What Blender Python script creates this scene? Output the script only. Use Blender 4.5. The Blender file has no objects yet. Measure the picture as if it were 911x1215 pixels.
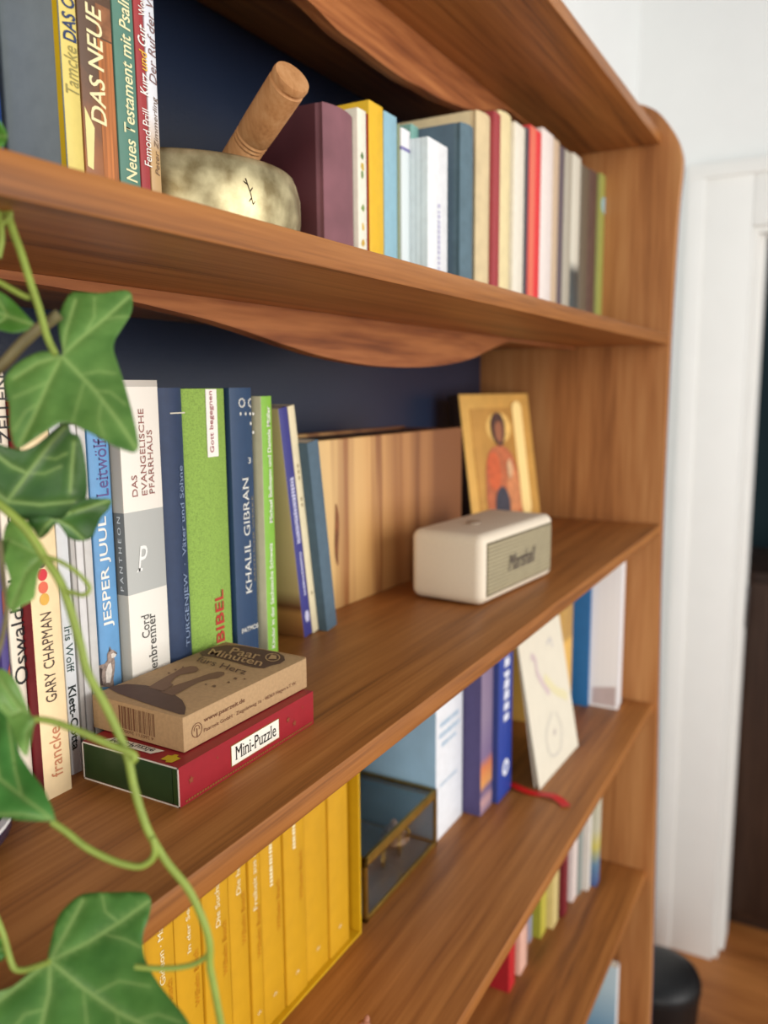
import bpy, bmesh, math, random
from mathutils import Vector, Matrix
from mathutils.geometry import delaunay_2d_cdt
random.seed(7)
SC = bpy.context.scene
COL = SC.collection
R = math.radians

# ------------------------------------------------------------------ camera
H = 1.70                                   # eye height of the camera above the floor
F = 982.0                                  # focal length for a 911 px wide frame
M = Matrix(((0.4846269, -0.13337144, 0.86449339),
            (-0.87468774, -0.0652752, 0.48027129),
            (-0.00762449, -0.98891416, -0.14829248)))   # world <- camera (right, down, forward)
CAM = Vector((0, 0, H))
cd = bpy.data.cameras.new('camera')
cam = bpy.data.objects.new('camera', cd)
COL.objects.link(cam)
rx, dn, fw = M.col[0], M.col[1], M.col[2]
cam.matrix_world = Matrix(((rx[0], -dn[0], -fw[0], CAM[0]), (rx[1], -dn[1], -fw[1], CAM[1]),
                           (rx[2], -dn[2], -fw[2], CAM[2]), (0, 0, 0, 1)))
cd.sensor_fit = 'HORIZONTAL'
cd.sensor_width = 36.0
cd.lens = F / 911 * 36
cd.clip_start = 0.02
cd.dof.use_dof = True
cd.dof.focus_distance = 0.455
cd.dof.aperture_fstop = cd.lens / 4.6
SC.camera = cam

# ------------------------------------------------------------------ world and light
w = bpy.data.worlds.new('world')
SC.world = w
w.use_nodes = True
bg = w.node_tree.nodes['Background']
bg.inputs[0].default_value = (0.93, 0.95, 1.0, 1)
bg.inputs[1].default_value = 0.27


def area(name, loc, target, sx, sy, power, col):
    ld = bpy.data.lights.new(name, 'AREA')
    ld.shape = 'RECTANGLE'
    ld.size, ld.size_y, ld.energy, ld.color = sx, sy, power, col
    o = bpy.data.objects.new(name, ld)
    COL.objects.link(o)
    o.location = loc
    o.rotation_euler = (Vector(target) - Vector(loc)).to_track_quat('-Z', 'Y').to_euler()
    return o


area('window_daylight', (0.9, -2.3, 1.80), (0.9, 0.4, 1.62), 1.9, 1.7, 58, (1.0, 0.97, 0.93))
area('side_fill_light', (-1.9, -0.8, 1.9), (0.9, 0.4, 1.65), 1.3, 1.5, 36, (1.0, 0.94, 0.85))  # added fill lamp from the left, lifts the right wall and left-facing sides

SC.view_settings.view_transform = 'Standard'
SC.view_settings.look = 'None'
SC.view_settings.gamma = 1.0
SC.view_settings.use_curve_mapping = False
SC.view_settings.exposure = 0.20


# ------------------------------------------------------------------ point helpers (real planes of the place)
def ray(px, py):
    return M @ Vector((px - 455.5, py - 607.5, F))


def at_y(px, py, Y):
    r = ray(px, py)
    return CAM + r * (Y / r[1])


def at_x(px, py, X):
    r = ray(px, py)
    return CAM + r * (X / r[0])


def at_z(px, py, Z):
    r = ray(px, py)
    return CAM + r * ((Z - H) / r[2])


def at_d(px, py, D):
    return CAM + ray(px, py) * (D / F)


# ------------------------------------------------------------------ materials
def lin(c):
    return tuple(((v / 255) / 12.92 if v / 255 <= 0.04045 else ((v / 255 + 0.055) / 1.055) ** 2.4) for v in c) + (1,)


MATS = {}


def new_mat(name):
    m = bpy.data.materials.new(name)
    m.use_nodes = True
    nt = m.node_tree
    return m, nt, nt.nodes['Principled BSDF']


def mat(name, rgb, rough=0.55, metal=0.0, var=0.05, scale=60, bump=0.0, stretch=(1, 1, 1), spec=0.4):
    """procedural paint/paper/plastic: base colour with a little noise and optional bump"""
    if name in MATS:
        return MATS[name]
    m, nt, b = new_mat(name)
    tc = nt.nodes.new('ShaderNodeTexCoord')
    mp = nt.nodes.new('ShaderNodeMapping')
    mp.inputs['Scale'].default_value = stretch
    nz = nt.nodes.new('ShaderNodeTexNoise')
    nz.inputs['Scale'].default_value = scale
    nz.inputs['Detail'].default_value = 3
    rp = nt.nodes.new('ShaderNodeValToRGB')
    c = lin(rgb)
    rp.color_ramp.elements[0].position = 0.3
    rp.color_ramp.elements[1].position = 0.7
    rp.color_ramp.elements[0].color = tuple(v * (1 - var) for v in c[:3]) + (1,)
    rp.color_ramp.elements[1].color = tuple(min(1, v * (1 + var)) for v in c[:3]) + (1,)
    L = nt.links.new
    L(tc.outputs['Object'], mp.inputs[0])
    L(mp.outputs[0], nz.inputs['Vector'])
    L(nz.outputs[0], rp.inputs[0])
    L(rp.outputs[0], b.inputs['Base Color'])
    b.inputs['Roughness'].default_value = rough
    b.inputs['Metallic'].default_value = metal
    b.inputs['Specular IOR Level'].default_value = spec
    if bump:
        bp = nt.nodes.new('ShaderNodeBump')
        bp.inputs['Strength'].default_value = bump
        bp.inputs['Distance'].default_value = 0.001
        L(nz.outputs[0], bp.inputs['Height'])
        L(bp.outputs[0], b.inputs['Normal'])
    MATS[name] = m
    return m


def wood(name, dark, mid, light, axis=0, rough=0.45, dens=26, wave=0.0, bump=0.08, stretch=0.09):
    """wood with grain running along one axis"""
    if name in MATS:
        return MATS[name]
    m, nt, b = new_mat(name)
    L = nt.links.new
    tc = nt.nodes.new('ShaderNodeTexCoord')
    oi = nt.nodes.new('ShaderNodeObjectInfo')
    ad = nt.nodes.new('ShaderNodeVectorMath')
    ad.operation = 'MULTIPLY_ADD'
    cx = nt.nodes.new('ShaderNodeCombineXYZ')
    for i in range(3):
        L(oi.outputs['Random'], cx.inputs[i])
    ad.inputs[1].default_value = (7, 7, 7)
    L(cx.outputs[0], ad.inputs[0])
    L(tc.outputs['Object'], ad.inputs[2])
    mp = nt.nodes.new('ShaderNodeMapping')
    s = [dens, dens, dens]
    s[axis] = dens * stretch
    mp.inputs['Scale'].default_value = s
    L(ad.outputs[0], mp.inputs[0])
    n1 = nt.nodes.new('ShaderNodeTexNoise')
    n1.inputs['Scale'].default_value = 1.0
    n1.inputs['Detail'].default_value = 4
    n1.inputs['Distortion'].default_value = 0.6 + wave
    L(mp.outputs[0], n1.inputs['Vector'])
    n2 = nt.nodes.new('ShaderNodeTexNoise')
    n2.inputs['Scale'].default_value = 7.0
    n2.inputs['Detail'].default_value = 5
    L(mp.outputs[0], n2.inputs['Vector'])
    mx = nt.nodes.new('ShaderNodeMath')
    mx.operation = 'MULTIPLY_ADD'
    mx.inputs[1].default_value = 0.35
    L(n2.outputs[0], mx.inputs[0])
    sc = nt.nodes.new('ShaderNodeMath')
    sc.operation = 'MULTIPLY'
    sc.inputs[1].default_value = 0.65
    L(n1.outputs[0], sc.inputs[0])
    L(sc.outputs[0], mx.inputs[2])
    rp = nt.nodes.new('ShaderNodeValToRGB')
    e = rp.color_ramp.elements
    e[0].position, e[0].color = 0.33, lin(dark)
    e[1].position, e[1].color = 0.66, lin(light)
    q = e.new(0.48)
    q.color = lin(mid)
    L(mx.outputs[0], rp.inputs[0])
    L(rp.outputs[0], b.inputs['Base Color'])
    b.inputs['Roughness'].default_value = rough
    b.inputs['Specular IOR Level'].default_value = 0.28
    bp = nt.nodes.new('ShaderNodeBump')
    bp.inputs['Strength'].default_value = bump
    bp.inputs['Distance'].default_value = 0.0006
    L(n2.outputs[0], bp.inputs['Height'])
    L(bp.outputs[0], b.inputs['Normal'])
    MATS[name] = m
    return m


def bands(name, stops, rough=0.5, axis='Z', var=0.04, noise_mix=None, stretch=(1, 1, 1)):
    """colour bands across one object axis (surface print); stops = [(from metres, rgb)], range 0..0.25 m"""
    if name in MATS:
        return MATS[name]
    m, nt, b = new_mat(name)
    L = nt.links.new
    tc = nt.nodes.new('ShaderNodeTexCoord')
    sp = nt.nodes.new('ShaderNodeSeparateXYZ')
    L(tc.outputs['Object'], sp.inputs[0])
    mu = nt.nodes.new('ShaderNodeMath')
    mu.operation = 'MULTIPLY'
    mu.inputs[1].default_value = 4.0
    L(sp.outputs[axis], mu.inputs[0])
    src = mu.outputs[0]
    if noise_mix:
        nz = nt.nodes.new('ShaderNodeTexNoise')
        nz.inputs['Scale'].default_value = noise_mix[0]
        nz.inputs['Detail'].default_value = 5
        mp = nt.nodes.new('ShaderNodeMapping')
        mp.inputs['Scale'].default_value = stretch
        L(tc.outputs['Object'], mp.inputs[0])
        L(mp.outputs[0], nz.inputs['Vector'])
        ma = nt.nodes.new('ShaderNodeMath')
        ma.operation = 'MULTIPLY_ADD'
        ma.inputs[1].default_value = noise_mix[1]
        L(nz.outputs[0], ma.inputs[0])
        L(src, ma.inputs[2])
        src = ma.outputs[0]
    rp = nt.nodes.new('ShaderNodeValToRGB')
    rp.color_ramp.interpolation = 'LINEAR' if noise_mix else 'CONSTANT'
    e = rp.color_ramp.elements
    e[0].position, e[0].color = 0, lin(stops[0][1])
    e[1].position, e[1].color = min(1, stops[1][0] * 4), lin(stops[1][1])
    for z, c in stops[2:]:
        q = e.new(min(1, z * 4))
        q.color = lin(c)
    L(src, rp.inputs[0])
    L(rp.outputs[0], b.inputs['Base Color'])
    b.inputs['Roughness'].default_value = rough
    MATS[name] = m
    return m


def linen(name, rgb, rough=0.8):
    """woven bookcloth"""
    m, nt, b = new_mat(name)
    L = nt.links.new
    tc = nt.nodes.new('ShaderNodeTexCoord')
    hs = []
    for sc in ((500, 500, 3600), (3600, 3600, 500)):
        mp = nt.nodes.new('ShaderNodeMapping')
        mp.inputs['Scale'].default_value = sc
        nz = nt.nodes.new('ShaderNodeTexNoise')
        nz.inputs['Scale'].default_value = 1
        nz.inputs['Detail'].default_value = 1
        L(tc.outputs['Object'], mp.inputs[0])
        L(mp.outputs[0], nz.inputs['Vector'])
        hs.append(nz)
    ad = nt.nodes.new('ShaderNodeMath')
    L(hs[0].outputs[0], ad.inputs[0])
    L(hs[1].outputs[0], ad.inputs[1])
    rp = nt.nodes.new('ShaderNodeValToRGB')
    c = lin(rgb)
    rp.color_ramp.elements[0].position, rp.color_ramp.elements[0].color = 0.40, tuple(v * 0.74 for v in c[:3]) + (1,)
    rp.color_ramp.elements[1].position, rp.color_ramp.elements[1].color = 0.56, tuple(min(1, v * 1.12) for v in c[:3]) + (1,)
    hv = nt.nodes.new('ShaderNodeMath')
    hv.operation = 'MULTIPLY'
    hv.inputs[1].default_value = 0.5
    L(ad.outputs[0], hv.inputs[0])
    L(hv.outputs[0], rp.inputs[0])
    L(rp.outputs[0], b.inputs['Base Color'])
    b.inputs['Roughness'].default_value = rough
    bp = nt.nodes.new('ShaderNodeBump')
    bp.inputs['Strength'].default_value = 0.3
    bp.inputs['Distance'].default_value = 0.0004
    L(hv.outputs[0], bp.inputs['Height'])
    L(bp.outputs[0], b.inputs['Normal'])
    return m


def pages_mat():
    if 'pages' in MATS:
        return MATS['pages']
    return mat('pages', (228, 220, 200), 0.85, var=0.14, scale=1.0, stretch=(1400, 3, 3))


# ------------------------------------------------------------------ object helpers
def setp(o, label=None, cat=None, group=None, kind=None):
    if label:
        o['label'] = label
    if cat:
        o['category'] = cat
    if group:
        o['group'] = group
    if kind:
        o['kind'] = kind
    return o


def thing(name, loc, label, cat, group=None, rot=(0, 0, 0)):
    o = bpy.data.objects.new(name, None)
    o.empty_display_size = 0.02
    o.location = loc
    o.rotation_euler = rot
    COL.objects.link(o)
    return setp(o, label, cat, group)


def link(name, me, mats, parent=None, smooth=None):
    o = bpy.data.objects.new(name, me)
    COL.objects.link(o)
    if not isinstance(mats, (list, tuple)):
        mats = [mats]
    for m in mats:
        me.materials.append(m)
    if parent is not None:
        o.parent = parent
    if smooth is not None:
        for p in me.polygons:
            p.use_smooth = True
        if smooth < 180:
            me.set_sharp_from_angle(angle=R(smooth))
    return o


def bm_obj(name, bm, mats, parent=None, smooth=None):
    bmesh.ops.recalc_face_normals(bm, faces=bm.faces)
    me = bpy.data.meshes.new(name)
    bm.to_mesh(me)
    bm.free()
    return link(name, me, mats, parent, smooth)


def add_box(bm, a, b, bevel=0, seg=2):
    a, b = Vector(a), Vector(b)
    r = bmesh.ops.create_cube(bm, size=1)
    c, s = (a + b) / 2, b - a
    for v in r['verts']:
        v.co = Vector((v.co.x * s.x, v.co.y * s.y, v.co.z * s.z)) + c
    if bevel:
        es = {e for v in r['verts'] for e in v.link_edges}
        bmesh.ops.bevel(bm, geom=list(es), offset=bevel, segments=seg, affect='EDGES', profile=0.5)


def box(name, a, b, m, parent=None, bevel=0, seg=2):
    bm = bmesh.new()
    add_box(bm, a, b, bevel, seg)
    return bm_obj(name, bm, m, parent, 35 if bevel else None)


def prism(name, pts, vec, m, parent=None, bevel=0, smooth=None):
    """polygon (3D points) pushed along vec"""
    bm = bmesh.new()
    vs = [bm.verts.new(p) for p in pts]
    f = bm.faces.new(vs)
    r = bmesh.ops.extrude_face_region(bm, geom=[f])
    bmesh.ops.translate(bm, verts=[g for g in r['geom'] if isinstance(g, bmesh.types.BMVert)], vec=vec)
    if bevel:
        bmesh.ops.bevel(bm, geom=list(bm.edges), offset=bevel, segments=2, affect='EDGES', profile=0.5)
    return bm_obj(name, bm, m, parent, smooth)


def polys(name, plist, m, parent=None):
    """flat print made of polygons given in the parent's local space"""
    bm = bmesh.new()
    for pts in plist:
        bm.faces.new([bm.verts.new(p) for p in pts])
    me = bpy.data.meshes.new(name)
    bm.to_mesh(me)
    bm.free()
    return link(name, me, m, parent)


def local(parent, pts):
    mi = (Matrix.Translation(parent.location) @ parent.rotation_euler.to_matrix().to_4x4()).inverted()
    return [mi @ Vector(p) for p in pts]


def lathe(name, prof, m, parent=None, seg=48, mtx=None, smooth=50):
    bm = bmesh.new()
    rings = []
    for r, z in prof:
        if r < 1e-6:
            rings.append([bm.verts.new((0, 0, z))])
        else:
            rings.append([bm.verts.new((r * math.cos(2 * math.pi * i / seg), r * math.sin(2 * math.pi * i / seg), z)) for i in range(seg)])
    for a, b in zip(rings, rings[1:]):
        for i in range(seg):
            j = (i + 1) % seg
            if len(a) == 1 and len(b) == 1:
                continue
            if len(a) == 1:
                bm.faces.new((a[0], b[i], b[j]))
            elif len(b) == 1:
                bm.faces.new((a[i], a[j], b[0]))
            else:
                bm.faces.new((a[i], a[j], b[j], b[i]))
    if mtx is not None:
        bmesh.ops.transform(bm, matrix=mtx, verts=bm.verts)
    return bm_obj(name, bm, m, parent, smooth)


def catmull(P, n=6, closed=False):
    P = [Vector(p) for p in P]
    out = []
    N = len(P)
    for i in range(N if closed else N - 1):
        g = (lambda k: P[k % N]) if closed else (lambda k: P[max(0, min(N - 1, k))])
        p0, p1, p2, p3 = g(i - 1), g(i), g(i + 1), g(i + 2)
        for k in range(n):
            t = k / n
            out.append(0.5 * ((2 * p1) + (p2 - p0) * t + (2 * p0 - 5 * p1 + 4 * p2 - p3) * t * t + (3 * p1 - p0 - 3 * p2 + p3) * t ** 3))
    if not closed:
        out.append(P[-1])
    return out


def add_tube(bm, pts, r0, r1=None, seg=10, n=6):
    pts = catmull(pts, n) if n > 1 else [Vector(p) for p in pts]
    r1 = r0 if r1 is None else r1
    up = Vector((0.31, 0.2, 0.93))
    rings = []
    for i, p in enumerate(pts):
        t = (pts[min(i + 1, len(pts) - 1)] - pts[max(i - 1, 0)]).normalized()
        u = t.cross(up)
        if u.length < 1e-3:
            u = t.cross(Vector((1, 0, 0)))
        u.normalize()
        v = t.cross(u)
        up = -u.cross(t) if False else up
        r = r0 + (r1 - r0) * i / (len(pts) - 1)
        rings.append([bm.verts.new(p + r * (u * math.cos(2 * math.pi * k / seg) + v * math.sin(2 * math.pi * k / seg))) for k in range(seg)])
    for a, b in zip(rings, rings[1:]):
        for k in range(seg):
            j = (k + 1) % seg
            bm.faces.new((a[k], a[j], b[j], b[k]))
    bm.faces.new(rings[0])
    bm.faces.new(rings[-1])


def tube(name, pts, r0, m, parent=None, r1=None, seg=10, n=6):
    bm = bmesh.new()
    add_tube(bm, pts, r0, r1, seg, n)
    return bm_obj(name, bm, m, parent, 60)


TC = [0]


def text(parent, s, o, d, u, L, hgt, m, name='lettering', bold=0.0, shear=0.0, serif=False):
    """lettering on a face: o = lower-left corner in the parent's space, d = reading direction, u = up of the letters"""
    cu = bpy.data.curves.new('t', 'FONT')
    cu.body = s
    cu.offset = bold
    cu.shear = shear
    cu.resolution_u = 3
    ob = bpy.data.objects.new('t', cu)
    COL.objects.link(ob)
    bpy.context.view_layer.update()
    me = bpy.data.meshes.new_from_object(ob)
    bpy.data.objects.remove(ob)
    bpy.data.curves.remove(cu)
    if serif:                                                 # short feet on the stem ends
        bm = bmesh.new()
        bm.from_mesh(me)
        fe = []
        for e_ in bm.edges:
            if len(e_.link_faces) == 1:
                a_, b_ = e_.verts[0].co, e_.verts[1].co
                if abs(a_.y - b_.y) < 0.004 and 0.045 < abs(a_.x - b_.x) < 0.13:
                    cy_ = e_.link_faces[0].calc_center_median().y
                    fe.append((min(a_.x, b_.x), max(a_.x, b_.x), a_.y, 1 if cy_ > a_.y else -1))
        for xa_, xb_, y_, sg in fe:
            vs_ = [bm.verts.new((x_, yy_, 0)) for x_, yy_ in ((xa_ - 0.055, y_), (xb_ + 0.055, y_), (xb_ + 0.045, y_ + sg * 0.035), (xa_ - 0.045, y_ + sg * 0.035))]
            bm.faces.new(vs_)
        bm.to_mesh(me)
        bm.free()
    xs = [v.co.x for v in me.vertices]
    ys = [v.co.y for v in me.vertices]
    x0, x1, y0, y1 = min(xs), max(xs), min(ys), max(ys)
    o, d, u = Vector(o), Vector(d), Vector(u)
    for v in me.vertices:
        v.co = o + d * ((v.co.x - x0) / (x1 - x0) * L) + u * ((v.co.y - y0) / (y1 - y0) * hgt)
    me.name = name
    return link(name, me, m, parent)


# ------------------------------------------------------------------ colours used often
WOOD_X = wood('cherry_wood_shelf', (106, 63, 29), (152, 96, 46), (176, 117, 61), 0, dens=64, stretch=0.028)
WOOD_Z = wood('cherry_wood_upright', (142, 90, 50), (178, 120, 70), (202, 148, 94), 2, dens=24, stretch=0.05)
WOOD_V = wood('cherry_wood_figured', (98, 52, 28), (146, 86, 48), (178, 114, 66), 0, dens=40, wave=1.2, stretch=0.06)
NAVY = mat('navy_paint', (27, 39, 62), 0.33, var=0.06, scale=420, bump=0.16, spec=0.5)
WHITE_WALL = mat('white_wall_paint', (238, 241, 240), 0.8, var=0.01, scale=12)
TRIM_WHITE = mat('white_trim_paint', (241, 242, 239), 0.5, var=0.01, scale=12)

# ------------------------------------------------------------------ bookcase levels
ZU, ZM, ZL, ZB, ZB2 = H + 0.0750, H - 0.2082, H - 0.4930, H - 0.7780, H - 1.0630
TH = 0.0148
ZT = H + 0.3580
YF, YBACK = 0.235, 0.532
XIN, XOUT = 1.289, 1.304

# ------------------------------------------------------------------ setting: floor, walls, door
FLOOR = wood('floor_boards', (112, 66, 30), (150, 92, 46), (178, 116, 62), 1, rough=0.4, dens=9)
fl = box('floor', (-3.2, -3.2, -0.05), (6.0, 3.0, 0), FLOOR)
setp(fl, 'warm brown wooden floor', None, kind='structure')
wb = box('wall_back', (-3.2, 0.556, 0), (2.6, 0.70, 2.9), WHITE_WALL)
setp(wb, 'pale wall behind the bookcase', None, kind='structure')
WX = 2.45
bm = bmesh.new()
OY0, OY1, OZ = -0.68, 0.245, H + 0.411
add_box(bm, (WX, OY1, 0), (WX + 0.15, 0.556, 2.9))
add_box(bm, (WX, OY0, OZ), (WX + 0.15, OY1, 2.9))
add_box(bm, (WX, -3.2, 0), (WX + 0.15, OY0, 2.9))
setp(bm_obj('wall_right', bm, WHITE_WALL), 'white wall with the doorway', None, kind='structure')
bm = bmesh.new()
CW = 0.165
for y0, y1 in ((OY1, OY1 + CW), (OY0 - CW, OY0)):
    add_box(bm, (WX - 0.018, y0, 0), (WX, y1, OZ + CW), 0.004)
    add_box(bm, (WX - 0.028, y0 + 0.120 if y0 > 0 else y0, 0), (WX - 0.017, y1 if y0 > 0 else y1 - 0.120, OZ + CW), 0.004)
add_box(bm, (WX - 0.018, OY0, OZ), (WX, OY1, OZ + CW), 0.004)
add_box(bm, (WX - 0.030, OY0 - CW, OZ + CW - 0.035), (WX - 0.017, OY1 + CW, OZ + CW + 0.004), 0.004)
setp(bm_obj('trim_1', bm, TRIM_WHITE, smooth=35), 'white moulded casing round the doorway', None, kind='structure')
bm = bmesh.new()
add_box(bm, (WX + 0.002, OY1 - 0.014, 0), (WX + 0.148, OY1 - 0.0005, OZ - 0.0005))
add_box(bm, (WX + 0.050, OY1 - 0.026, 0), (WX + 0.148, OY1 - 0.013, OZ - 0.0005))
add_box(bm, (WX + 0.002, OY0, OZ - 0.014), (WX + 0.148, OY1 - 0.014, OZ - 0.0005))
add_box(bm, (WX + 0.002, OY0 + 0.0005, 0), (WX + 0.148, OY0 + 0.014, OZ - 0.014))
setp(bm_obj('trim_2', bm, TRIM_WHITE), 'white door jamb lining', None, kind='structure')
box('hinge', (WX + 0.104, OY1 - 0.032, H - 0.70), (WX + 0.148, OY1 - 0.0262, H - 0.58), mat('hinge_steel', (120, 120, 122), 0.35, 0.9), None, 0.002)
hg = bpy.data.objects['hinge']
setp(hg, 'grey steel hinge plate on the white door jamb', 'hinge')
bb = box('baseboard_right', (WX - 0.014, OY1 + CW, 0), (WX, 0.556, 0.075), mat('baseboard_beige', (214, 204, 186), 0.5), None, 0.003)
setp(bb, None, None, kind='structure')
tw = box('wall_far', (3.6, -3.2, 0), (3.7, 3.0, 2.9), mat('teal_wall_paint', (30, 58, 66), 0.7, var=0.03, scale=10))
setp(tw, 'dark teal wall seen through the doorway', None, kind='structure')

# dark cabinet in the next room
cab = thing('cabinet', (2.640, -0.35, 0), 'dark brown cabinet standing in the next room behind the doorway', 'cabinet')
DKB = wood('dark_walnut', (48, 33, 26), (62, 44, 34), (76, 55, 43), 2, dens=12)
box('body', (0, -0.85, 0.03), (0.42, 0.85, 1.15), DKB, cab, 0.006)
for k in range(2):
    dr = box('door', (-0.018, -0.83 + k * 0.83, 0.06), (-0.0005, -0.01 + k * 0.83, 1.12), DKB, cab, 0.004)
    lathe('knob', [(0, -0.016), (0.010, -0.014), (0.012, -0.006), (0.005, 0), (0.005, 0.012)], mat('knob_brass', (150, 120, 70), 0.3, 1.0), dr, 20,
          Matrix.Translation((-0.028, -0.06 + k * 0.10, 0.62)) @ Matrix.Rotation(R(90), 4, 'Y'))
box('plinth', (0.02, -0.82, 0), (0.40, 0.82, 0.03), DKB, cab)
pf = thing('framed_picture', (3.575, -0.20, H + 0.045), 'small grey framed picture on the teal wall through the doorway', 'picture')
box('frame', (0, -0.16, 0), (0.024, 0.16, 0.17), mat('grey_frame', (110, 116, 122), 0.5), pf, 0.004)
box('picture_sheet', (-0.002, -0.13, 0.025), (-0.0003, 0.13, 0.145), mat('grey_print', (150, 156, 162), 0.6, var=0.2, scale=14), pf)

# black bin at the wall
bn = thing('wastebin', (1.93, 0.318, 0), 'round black wastebin on the floor beside the white door casing', 'bin')
BLK = mat('black_plastic', (20, 21, 23), 0.45, var=0.1)
lathe('body', [(0, 0.004), (0.085, 0.0), (0.088, 0.006), (0.104, 0.255), (0.104, 0.257), (0.100, 0.257), (0.084, 0.010), (0, 0.010)], BLK, bn, 40)
lathe('lid', [(0.1055, 0.251), (0.1055, 0.267), (0.100, 0.281), (0.07, 0.295), (0.03, 0.302), (0, 0.303)], BLK, bn, 40)

# ------------------------------------------------------------------ bookcase
bc = thing('bookcase', (0.35, 0.38, 0), 'tall cherry wood bookcase with navy back and rounded side panel', 'bookcase')
O = Vector((0.35, 0.38, 0))


def loc_(p):
    return Vector(p) - O


prof = [(0.2198, H - 1.40), (0.2198, H - 1.04), (0.2220, H - 0.885), (0.2270, H - 0.60), (0.2305, H - 0.45), (0.2345, H - 0.228), (0.2340, H + 0.07), (0.2305, H + 0.24), (0.2268, H + 0.305), (0.2290, H + 0.330), (0.2389, H + 0.3550), (0.2590, H + 0.3830), (0.2780, H + 0.3970), (0.3000, H + 0.4045), (0.330, H + 0.406)]
front = [Vector((0, y, z)) for y, z in catmull([(y, z, 0) for y, z in prof], 4) for y, z in [(y, z)]] if False else None
sp = catmull([(p[0], p[1], 0) for p in prof], 4)
outline = [(0.22, 0.0)] + [(p.x, p.y) for p in sp] + [(YBACK + 0.012, H + 0.406), (YBACK + 0.012, 0.0)]
prism('side_panel', [loc_((XIN, y, z)) for y, z in outline], (XOUT - XIN, 0, 0), WOOD_Z, bc)
prism('navy_outer_side', [loc_((XOUT + 0.0001, y, z)) for y, z in outline], (0.0070, 0, 0), mat('navy_side_paint', (58, 60, 96), 0.5), bc)
XL = -0.62
prism('side_panel', [loc_((XL - 0.015, y, z)) for y, z in outline], (XOUT - XIN, 0, 0), WOOD_Z, bc)
box('back_panel', loc_((XL, YBACK, 0.06)), loc_((XIN - 0.0002, YBACK + 0.010, H + 0.40)), NAVY, bc)
for k, zt in enumerate((ZT, ZU, ZM, ZL, ZB, ZB2, ZB2 - 0.285, 0.10)):
    y0 = 0.2575 if k == 0 else YF
    box('shelf', loc_((XL, y0, zt - TH)), loc_((XIN - 0.0002, YBACK - 0.0002, zt)), WOOD_X, bc, 0.0012)
box('plinth', loc_((XL, YF + 0.03, 0)), loc_((XIN - 0.0002, YF + 0.045, 0.085)), WOOD_X, bc)


def valance(zt, pxpts, Y, thick, tail):
    """wavy apron board hanging below a shelf; bottom edge follows the measured curve on plane Y"""
    P = [at_y(px, py, Y) for px, py in pxpts]
    c = catmull(P, 5)
    top = zt - 0.0002
    pts = [Vector((p.x, Y, min(p.z, top - 0.002))) for p in c]
    x0, x1 = XL, XIN - 0.0004
    L0 = Vector((x0, Y, pts[0].z + tail))
    pts = [L0] + [p for p in pts if x0 < p.x < x1 - 0.001]
    pts.append(Vector((x1, Y, pts[-1].z)))
    poly = [loc_(p) for p in pts] + [loc_((x1, Y, top)), loc_((x0, Y, top))]
    prism('valance', poly, (0, thick, 0), WOOD_V, bc, 0)


valance(ZU - TH, [(0, 330), (80, 343), (154, 357), (200, 367.7), (246, 379), (292, 393), (338, 409), (384, 423), (430, 432), (467, 435.4), (500, 435.4), (532, 432), (560, 425), (583, 414), (604, 405)], 0.3735, 0.012, -0.002)
valance(ZT - TH, [(250, -60), (320, -28), (365, 0), (401, 36), (428, 56), (450, 73), (477, 92), (500, 104), (525, 118), (563, 131), (592, 130), (612, 131)], 0.391, 0.012, 0.0)


# ------------------------------------------------------------------ books
class B:
    pass


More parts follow.
